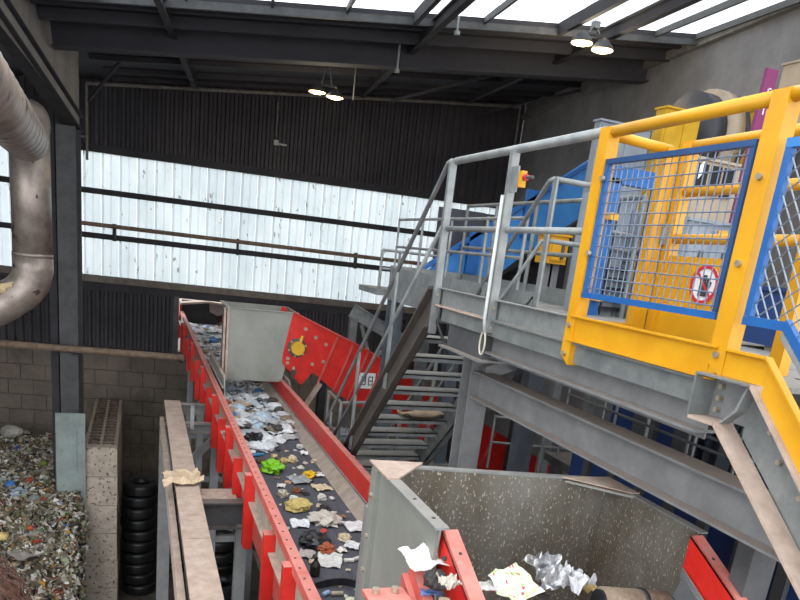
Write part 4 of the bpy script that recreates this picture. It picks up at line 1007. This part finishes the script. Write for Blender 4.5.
MB().box(6.9, 7.8, 8.45, 8.65, 1.0, 1.5).build('saddle', char, t); MB().box(6.9, 7.0, 8.4, 8.5, -7.8, 1.1).build('leg', steel_d, t); MB().box(7.7, 7.8, 8.4, 8.5, -7.8, 1.1).build('leg', steel_d, t)
finish(t)
# purple strip with white lettering
t = thing('purple_banner', 'narrow purple upright strip with white lettering', 'sign')
a = P(770, 68, y=5.1); b_ = V3((a.x, a.y, P(733, 238, y=5.1).z)); u = b_-a
MB().box(a.x-.02, a.x+.1, 5.1, 5.13, b_.z, a.z).build('strip', purple, t)
def glyph(c, h, ch):
    mb = MB(); seg = {'S': ['t', 'm', 'b', 'tl', 'br'], 'I': ['tl', 'bl'], 'U': ['tl', 'bl', 'b', 'tr', 'br'], 'R': ['tl', 'bl', 't', 'm', 'tr'], 'E': ['tl', 'bl', 't', 'm', 'b'], 'B': ['tl', 'bl', 't', 'm', 'b', 'tr', 'br']}[ch]
    w_ = h*.6; th = h*.14; X_ = c.x; Z_ = c.z; y_ = c.y
    R_ = {'t': (0, w_, h-th, h), 'm': (0, w_, h/2-th/2, h/2+th/2), 'b': (0, w_, 0, th), 'tl': (0, th, h/2, h), 'bl': (0, th, 0, h/2), 'tr': (w_-th, w_, h/2, h), 'br': (w_-th, w_, 0, h/2)}
    for s_ in seg: x0, x1, z0, z1 = R_[s_]; mb.box(X_+x0, X_+x1, y_-.006, y_, Z_+z0, Z_+z1)
    return mb
for k, ch in ((.15, 'S'), (.26, 'I'), (.42, 'E'), (.5, 'B'), (.86, 'E')):
    glyph(a+u*k+V3((.025, -.004, 0)), .055, ch).build('letter', white_m, t)
MB().box(b_.x+.02, b_.x+.07, 5.135, 5.18, -.335, a.z-.1).build('stand', steel_d, t)
finish(t)
cab('tan_hood', 'large tan box hood high at the right edge beside the wall', 'machine', 7.3, 8.1, 7.0, 7.5, 1.85, 2.72, beige, 1, -7.8)
cab('yellow_machine', 'dull yellow machine panel behind the purple strip', 'machine', 7.45, 7.95, 7.75, 8.1, .2, 2.3, yel_d, 1)
# blue framed unit right behind the mesh
t = thing('blue_frame_unit', 'blue steel frame around grey cabinets behind the square mesh', 'machine')
a = P(612, 165, y=5.6); b_ = P(668, 172, y=5.6); zl = -.34
MB().box(a.x, b_.x, 5.58, 5.66, a.z-.14, a.z).build('frame_beam', blue, t)
MB().box(a.x-.0, a.x+.12, 5.58, 5.66, zl, a.z-.1).build('frame_post', blue, t); MB().box(b_.x-.1, b_.x, 5.58, 5.66, zl, b_.z-.1).build('frame_post', blue, t)
for k, (u0, u1) in enumerate(((.14, .42), (.46, .68), (.7, .88))):
    x0 = a.x+(b_.x-a.x)*u0; x1 = a.x+(b_.x-a.x)*u1
    MB().box(x0, x1, 5.75, 6.1, zl, a.z-.2-.06*k).build('grey_door', grey_m, t)
for z in (.42, .28): MB().tube([(a.x+.1, 5.7, z), (b_.x, 5.7, z-.02)], .02, 8).build('rail', galv, t)
for k in range(5): MB().box(a.x+.15, b_.x-.1, 5.69, 5.73, -.28+k*.09, -.25+k*.09).build('louvre', black, t)
MB().box(a.x+.02, a.x+.1, 5.5, 5.58, .5, .56).build('hinge', yel, t); MB().box(a.x+.02, a.x+.1, 5.5, 5.58, -.2, -.14).build('hinge', yel, t)
finish(t)
cab('gauge_box', 'grey control box with a yellow warning label behind the inner gate', 'control box', P(688, 225, y=5.0).x, P(736, 225, y=5.0).x, 5.0, 5.12, -.1, P(700, 222, y=5.0).z, grey_m, 2, -.335, lambda t: MB().box(P(716, 232, y=5.0).x, P(725, 232, y=5.0).x, 4.965, 4.975, P(716, 238, y=5.0).z, P(716, 230, y=5.0).z).build('warning_label', yel, t))
c0 = P(694, 158, y=6.2); c1 = P(742, 205, y=6.2)
def wins(t):
    for k in range(3): MB().box(c0.x+.05+k*.17, c0.x+.18+k*.17, 6.16, 6.175, c0.z-.32, c0.z-.04).build('window', black, t)
    MB().prism([(c0.x+.06, 6.15, c0.z-.06), (c0.x+.1, 6.15, c0.z-.02), (c0.x+.1, 6.15, c0.z-.14), (c0.x+.06, 6.15, c0.z-.19)], (0, .008, 0)).build('notice', white_m, t)
cab('beige_console', 'beige machine front with dark windows behind the square mesh', 'machine', c0.x, c1.x, 6.2, 6.5, .3, c0.z, beige, 1, -.335, wins)
cab('blue_skid', 'blue equipment skid behind the diamond mesh at the right edge', 'machine', 3.9, 4.8, 3.2, 3.9, -.3, .05, blue_k, 2, -.335)
cab('yellow_motor_guard', 'yellow guard box behind the galvanised railing', 'machine', 4.55, 4.8, 7.6, 7.9, .1, .42, yel, 1, -.335)

# ================================================================== LOWER LEVEL UNDER THE PLATFORM
rails('lower_railing', 'upper galvanised railing on the lower walkway seen under the platform beam', [(4.3, y, -1.9) for y in (3.2, 3.8, 4.4, 5.0, 5.65, 6.3)], (.68, .78, .88, .98), 1.0, galv, .014)
rails('lower_railing', 'second galvanised railing farther back on the lower walkway', [(5.0, y, -1.9) for y in (3.4, 4.0, 4.6, 5.2, 5.8, 6.35)], (.6, .8, 1.0), 1.02, galv, .016)
rails('foot_railing', 'galvanised railing in front of the lower red plates', [(4.4, 8.0, -2.6), (5.2, 8.0, -2.65), (6.0, 8.0, -2.7)], (.35, .7), .72, galv, .018)
t = thing('lower_walkway', 'dark grey lower walkway under the platform', 'walkway')
MB().box(4.2, 5.2, 2.5, 6.4, -1.98, -1.9).build('deck_plate', steel_d, t)
for y in (3.0, 4.6, 6.2):
    for x in (4.25, 5.15): MB().box(x-.05, x+.05, y-.05, y+.05, -7.8, -1.98).build('leg', steel_d, t)
finish(t)
def bluebox(t):
    for k in range(5): MB().box(5.52, 5.6, 3.5+k*.7, 3.88+k*.7, -3.4, -.9).build('rib', steel_d, t)
cab('blue_baler', 'dark blue ribbed machine casing under the platform', 'machine', 5.6, 6.9, 3.4, 7.2, -3.6, -.85, blue_k, 3, -7.8, bluebox)
t = thing('blue_bin', 'dark blue ribbed steel bin below the lower beam at the right', 'bin')
MB().box(3.6, 3.65, 2.6, 5.0, -3.6, -1.25).build('side', blue_k, t); MB().box(3.6, 4.1, 5.0, 5.05, -3.6, -1.25).build('side', blue_k, t)
for k in range(7): MB().box(3.56, 3.6, 2.7+k*.34, 2.78+k*.34, -3.6, -1.25).build('rib', steel_d, t)
MB().box(3.56, 3.68, 2.6, 5.05, -1.25, -1.2).build('rim', blue_dk, t); MB().box(3.6, 4.1, 2.6, 5.05, -3.7, -3.6).build('base', blue_k, t)
for x in (3.7, 4.0):
    for y in (2.7, 4.9): MB().box(x-.06, x+.06, y-.06, y+.06, -7.8, -3.7).build('leg', steel_d, t)
finish(t)
t = thing('end_post', 'dark steel post with a cap plate at the lower right', 'post')
a = P(750, 545, x=2.75); MB().box(a.x-.02, a.x+.14, a.y-.05, a.y+.05, -7.8, -1.12).build('shaft', steel_d, t); MB().box(a.x-.05, a.x+.18, a.y-.09, a.y+.09, -1.12, -1.1).build('cap_plate', steel, t); finish(t)

# ================================================================== NEAR HOPPER AND ITS FEED CONVEYOR
t = thing('feed_hopper', 'big open grey steel hopper with dusty gussets in the foreground', 'hopper')
hx0, hx1, hy0, hy1, hz, hb = 1.31, 2.74, 2.65, 3.70, -1.2, -2.08; hyr = 3.43
lp_ = MB().prism([(hx0, hy1, hz), (hx0, 2.74, hz), (hx0, 2.76, hz-.14), (hx0, 2.5, hb), (hx0, hy1, hb)], (.012, 0, 0)).build('side_panel', hop_m, t)
MB().box(hx0-.004, hx0, 2.76, hy1-.08, hz-.16, hz).build('fold', hop_m, lp_)
MB().box(hx0-.03, hx0, hy1-.1, hy1, hb, hz).build('corner_post', hop_m, t)
MB().box(hx0+.01, hx0+.016, 2.76, hy1, hb, hz-.03).build('lining', hop_in, t)
MB().prism([(hx0+.01, hy1, hz), (hx1, hyr, hz), (hx1, hyr, hb-.1), (hx0+.01, hy1, hb-.1)], (0, -.015, 0)).build('back_panel', hop_in, t)
MB().prism([(hx1, hyr, hz), (hx1, 2.64, hz), (hx1, 2.64, hb), (hx1, hyr, hb)], (-.014, 0, 0)).build('side_panel', hop_in, t)
MB().prism([(hx1+.002, hyr, hz), (hx1+.002, 2.64, hz), (hx1+.002, 2.64, hb), (hx1+.002, hyr, hb)], (.01, 0, 0)).build('outer_skin', hop_m, t)
MB().box(hx0-.02, hx0+.05, 2.74, hy1-.25, hz, hz+.012).build('rim_flange', galv, t)
for y in (2.86, 3.12): MB().disc((hx0+.018, y, hz+.013), (0, 0, 1), .01, .004, 10).build('bolt_hole', signdark, t)
MB().prism([(hx0, hy1-.02, hz), (hx1+.02, hyr-.02, hz), (hx1+.02, hyr+.03, hz), (hx0, hy1+.03, hz)], (0, 0, .012)).build('rim_flange', galv, t)
MB().box(hx1-.02, hx1+.03, 2.6, hyr, hz, hz+.008).build('rim_flange', galv, t)
MB().prism([(hx0-.03, hy1+.05, hz+.012), (hx0+.29, hy1, hz+.012), (hx0+.04, hy1-.28, hz+.012), (hx0-.03, hy1-.28, hz+.012)], (0, 0, .012)).build('gusset', tan_p, t)
MB().prism([(hx1+.03, hyr+.03, hz+.012), (hx1-.32, hyr+.03, hz+.012), (hx1-.01, hyr-.27, hz+.012), (hx1+.03, hyr-.27, hz+.012)], (0, 0, .006)).build('gusset', tan_p, t)
MB().prism([(hx1-.012, hyr-.02, hz), (hx1-.3, hyr+.01, hz), (hx1-.012, hyr-.28, hz)], (0, 0, -.012)).build('gusset_underside', hop_m, t)
for z in (-1.36, -1.62, -1.84): MB().disc((hx0-.035, hy1-.05, z), (1, 0, 0), .016, .02, 8).build('bolt', bolt_m, t)
for x in (hx0+.05, hx1-.05):
    MB().box(x-.05, x+.05, hy1+.05, hy1+.15, -7.8, hz-.3).build('leg', steel, t)
finish(t)
t = thing('feed_conveyor', 'red-railed feed conveyor sloping up into the foreground hopper', 'conveyor')
gz = lambda y, o=0: -1.22+o+.5*(y-2.79)
def rail2(x0, x1, ymax, o):
    ya, yb = ymax, 1.1
    return MB().prism([(x0, ya, gz(ya, o)), (x0, yb, gz(yb, o)), (x0, yb, gz(yb, o)-.012), (x0, ya, gz(ya, o)-.012)], (x1-x0, 0, 0))
def plate2(x, ymax, o, h): return MB().prism([(x, ymax, gz(ymax, o)), (x, 1.1, gz(1.1, o)), (x, 1.1, gz(1.1, o)-h), (x, ymax, gz(ymax, o)-h)], (.012, 0, 0))
rail2(1.345, 1.43, 2.79, 0).build('top_flange', red_p, t); plate2(1.345, 2.79, 0, .2).build('side_plate', red, t)
for y in (2.7, 2.6): MB().disc((1.338, y, gz(y)-.06), (1, 0, 0), .012, .02, 8).build('bolt', signdark, t)
MB().disc((1.395, 2.66, gz(2.66)+.001), (0, -.45, .9), .009, .004, 10).build('bolt_hole', signdark, t)
rail2(2.68, 2.76, 2.62, .09).build('top_flange', red_p, t); plate2(2.68, 2.62, .09, .2).build('side_plate', red, t)
MB().disc((2.72, 2.48, gz(2.48, .09)+.001), (0, -.45, .9), .009, .004, 10).build('bolt_hole', signdark, t)
plate2(2.655, 2.6, -.075, .05).build('clamp_bar', galv_d, t)
MB().prism([(2.66, 2.58, gz(2.58, -.1)), (2.66, 1.1, gz(1.1, -.1)), (2.5, 1.1, gz(1.1, -.3)), (2.5, 2.52, gz(2.52, -.3))], (0, 0, -.012)).build('rubber_flap', blk_pl, t)
MB().prism([(1.43, 2.55, gz(2.55, -.34)), (1.43, 1.1, gz(1.1, -.34)), (1.43, 1.1, gz(1.1, -.37)), (1.43, 2.55, gz(2.55, -.37))], (1.25, 0, 0)).build('belt', belt_m, t)
MB().tube([(1.4, 2.58, gz(2.58, -.52)), (2.7, 2.58, gz(2.58, -.52))], .14, 20).build('head_drum', black, t, True)
# brackets at the left of the head
bp = P(362, 589, y=2.75); bq = P(402, 589, y=2.75)
MB().box(bp.x, bq.x, 2.55, 2.75, bp.z-.02, bp.z).build('bearing_plate', red_p, t)
for k in (.25, .72): MB().disc((bp.x+(bq.x-bp.x)*k, 2.7, bp.z+.012), (0, 0, 1), .018, .03, 10).build('bolt', bolt_m, t)
for (px, py, x_, w_) in ((402, 573, 1.18, .03), (410, 560, 1.21, .05)):
    a = P(px, py, x=x_)
    MB().prism([(x_, a.y, a.z), (x_, a.y-.5, a.z-.25), (x_, a.y-.5, a.z-.45), (x_, a.y, a.z-.16)], (w_, 0, 0)).build('bracket', red_p, t)
for x in (1.4, 2.66): MB().box(x-.04, x+.04, 2.2, 2.28, -7.8, gz(2.24, -.34)).build('leg', steel, t)
finish(t)
def ong(px, py, o=-.33):
    z = -1.6
    for _ in range(40):
        p = P(px, py, z=z); z = .5*z+.5*gz(p.y, o)
    return p
NI = [(422, 566, 34, 's', '#e8e4de', 'paper_sheet', 'curled white paper stuck on the red bracket beside the hopper', 'paper', (-.12, 'X')),
 (437, 570, 24, 'b', '#2a2624', 'plastic_bag', 'dark crumpled bag with yellow bits behind the curled white paper', 'bag', (-.12, 'X')),
 (430, 586, 18, 's', '#5a7fb8', 'packet', 'blue and white striped packet below the curled paper', 'packet', (-.12, 'X')),
 (448, 580, 16, 's', '#c8bfb2', 'plastic_film', 'pale plastic film beside the near red rail', 'film', (-.12, 'X')),
 (446, 597, 22, 'b', '#b49f88', 'cardboard_tub', 'round tan tub at the bottom edge beside the red rail', 'tub', (-.12, 'X')),
 (486, 588, 16, 's', '#d8d6d2', 'packet', 'grey white packet at the foot of the near red rail', 'packet', None),
 (496, 582, 8, 'b', '#d8532a', 'plastic_fragment', 'orange cap between the grey packet and the printed carton', 'plastic waste', None),
 (512, 586, 34, 's', '#e4ecd2', 'printed_carton', 'white and green printed carton lying in the hopper', 'carton', None),
 (546, 577, 30, 's', '#b9b9bb', 'foil_sheet', 'crinkled silver foil standing in the hopper', 'foil', None),
 (568, 589, 28, 's', '#cfcfd2', 'plastic_film', 'clear shiny film right of the silver foil', 'film', None),
 (535, 594, 16, 'x', '#2a2624', 'wood_strip', 'black strip under the silver foil', 'strip', None),
 (590, 590, 14, 's', '#c3a56a', 'cardboard_scrap', 'tan cardboard edge beside the dusty roll', 'cardboard', None)]
carton_m = M('printed_carton', '#e6ebd6', '#b4cf86', 16, .5, lo=.5, hi=.62, speck=(26, '#b8566a', .6))
foil_m = M('silver_foil', '#9a9a9c', '#d2d2d4', 30, .28, .75)
for (px, py, wd, k, hexc, nm, lab, cat, pos) in NI:
    if pos: c = P(px, py+6, x=1.26); 
    else: c = ong(px, py)
    if lab.startswith('curled'): c.z += .045
    w_ = wd/ppm(c)*1.05; c0 = (c.x, c.y, c.z)
    if k == 'b': mb = blob((c.x, c.y, c.z-.05), w_*.5, w_*.5, w_*.45, .45, sub=3)
    elif k == 's': mb = sheet(c0, w_*1.15, w_*1.2, w_*(.6 if 'foil' in nm or 'film' in nm else .25), random.uniform(-.4, .4), 14 if 'foil' in nm or 'film' in nm else 9, fold=5 if 'foil' in nm or 'film' in nm else 2.5)
    else: mb = MB().beam(c+V3((-w_*.6, .04, .02)), c+V3((w_*.6, -.05, .0)), .03, .02)
    o = lit(nm, mb, carton_m if nm == 'printed_carton' else foil_m if 'foil' in nm else cm(hexc, .3 if 'film' in nm else .55), lab, cat)
    if 'foil' in nm or nm == 'printed_carton': o.rotation_euler = (R(28), 0, 0)
# printed marks on the carton
t = thing('dusty_roll', 'dusty brown rolled drum with a dark band lying in the hopper mouth', 'roll')
a = ong(600, 603, -.25); b_ = ong(664, 607, -.25)
MB().tube([a, a.lerp(b_, .3), a.lerp(b_, .32), b_], .085, 20).build('roll_body', M('dusty_brown_roll', '#6f5f50', '#8d7b69', 14, .85, bump=.4), t, True)
MB().tube([a.lerp(b_, .58), a.lerp(b_, .64)], .092, 20).build('band', black, t, True); MB().disc(a, (b_-a), .07, .03, 16).build('end_disc', black, t)
finish(t)

# ================================================================== PERSON AT THE LOWER LEFT (only the top of the head reaches the picture)
hc = P(-33, 630, y=1.45); ft = hc.z-1.58
import bmesh
t = thing('person', 'person with short curly brown hair at the bottom left corner, seen from behind', 'person')
def skinned(chain, edges_, name, mat, par):
    me = bpy.data.meshes.new(name); me.from_pydata([(x, y, z+H) for x, y, z, r in chain], edges_, [])
    o = bpy.data.objects.new(name, me); COL.objects.link(o)
    md = o.modifiers.new('Skin', 'SKIN'); sv = me.skin_vertices[0].data if me.skin_vertices else None
    if sv is None:
        bm = bmesh.new(); bm.from_mesh(me); bm.verts.layers.skin.verify(); bm.to_mesh(me); bm.free(); sv = me.skin_vertices[0].data
    for i, c in enumerate(chain): sv[i].radius = (c[3], c[3]*.8)
    sv[0].use_root = True
    sb = o.modifiers.new('Sub', 'SUBSURF'); sb.levels = 2; sb.render_levels = 2
    dg = bpy.context.evaluated_depsgraph_get(); m2 = bpy.data.meshes.new_from_object(o.evaluated_get(dg)); o.modifiers.clear(); o.data = m2
    m2.materials.clear(); m2.materials.append(mat); m2.shade_smooth(); o.parent = par; return o
x, y, z = hc.x, hc.y, ft
ch = [(x, y, z+.9, .15), (x, y, z+1.1, .14), (x, y, z+1.28, .16), (x, y, z+1.4, .09), (x, y+.01, z+1.47, .055), (x, y+.02, z+1.56, .085), (x, y+.02, z+1.64, .085),
      (x-.2, y, z+1.33, .06), (x-.25, y-.02, z+1.06, .048), (x-.24, y+.06, z+.83, .035), (x-.24, y+.09, z+.73, .04),
      (x+.2, y, z+1.33, .06), (x+.25, y-.02, z+1.06, .048), (x+.24, y+.06, z+.83, .035), (x+.24, y+.09, z+.73, .04),
      (x-.1, y, z+.82, .1), (x-.11, y+.01, z+.48, .065), (x-.11, y, z+.1, .045), (x-.11, y+.15, z+.04, .04),
      (x+.1, y, z+.82, .1), (x+.11, y+.01, z+.48, .065), (x+.11, y, z+.1, .045), (x+.11, y+.15, z+.04, .04)]
ed = [(0, 1), (1, 2), (2, 3), (3, 4), (4, 5), (5, 6), (2, 7), (7, 8), (8, 9), (9, 10), (2, 11), (11, 12), (12, 13), (13, 14), (0, 15), (15, 16), (16, 17), (17, 18), (0, 19), (19, 20), (20, 21), (21, 22)]
skinned(ch, ed, 'body', cloth_m, t)
bm = bmesh.new(); bmesh.ops.create_icosphere(bm, subdivisions=4, radius=1); vs = []
for v in bm.verts:
    d = v.co.normalized(); k = 1+.14*noise.noise(d*7)+.1*abs(noise.noise(d*15)); vs.append((x+d.x*.098*k, y+.0+d.y*.112*k, z+1.6+d.z*.115*k))
fs = [tuple(v.index for v in f.verts) for f in bm.faces]; bm.free()
hr = MB().add(vs, fs).build('hair', hair_m, t, True)
cu = MB(); hr_ = random.Random(5)
for k in range(500):
    d = V3((hr_.gauss(0, 1), hr_.gauss(0, 1), abs(hr_.gauss(0, 1))-.2)).normalized(); p0 = V3((x+d.x*.1, y+d.y*.115, z+1.6+d.z*.118)); tg = d.orthogonal(); tg.rotate(Matrix.Rotation(hr_.uniform(0, 6.28), 3, d))
    q = d.cross(tg); pts = [p0+d*.012*s_/2+(tg*math.cos(s_*1.5)+q*math.sin(s_*1.5))*.012 for s_ in range(5)]
    cu.tube(pts, .0014, 4, .0007, cap=False)
cu.build('curls', hair_m, t)
fc = MB().lathe((x, y+.085, z+1.56), (0, 1, 0), [(.075, -.02), (.06, .02), (.02, .04), (0, .042)], 14)
for sx in (-.03, .03): fc.lathe((x+sx, y+.12, z+1.575), (0, 1, 0), [(.012, -.005), (.008, .006), (0, .008)], 8)
fc.prism([(x-.012, y+.118, z+1.53), (x+.012, y+.118, z+1.53), (x, y+.145, z+1.535), (x, y+.12, z+1.57)], (0, .004, 0)); fc.box(x-.022, x+.022, y+.117, y+.122, z+1.505, z+1.512)
fc.build('face', skin_m, t, True)
for s_ in (-1, 1):
    hd = MB().prism([(x+s_*.24-.012, y+.05, z+.74), (x+s_*.24-.012, y+.13, z+.74), (x+s_*.24-.012, y+.125, z+.66), (x+s_*.24-.012, y+.055, z+.66)], (.024, 0, 0))
    for k in range(4): hd.tube([(x+s_*.24, y+.06+k*.021, z+.66), (x+s_*.24-s_*.008, y+.062+k*.021, z+.62), (x+s_*.24-s_*.02, y+.062+k*.02, z+.585+.008*abs(k-1.5))], .009, 6, .007)
    hd.tube([(x+s_*.24, y+.13, z+.72), (x+s_*.236, y+.15, z+.69), (x+s_*.23, y+.15, z+.655)], .01, 6, .008); hd.build('hand', skin_m, t, True)
finish(t)
t = thing('viewing_deck', 'steel viewing deck under the person, below the picture', 'platform')
MB().box(hc.x-.9, hc.x+.6, -1.2, 1.95, ft-.06, ft).build('deck_plate', grate_m, t)
for xx in (hc.x-.85, hc.x+.55):
    for yy in (-1.1, 1.85): MB().box(xx-.05, xx+.05, yy-.05, yy+.05, -7.8, ft-.06).build('leg', steel, t)
finish(t)
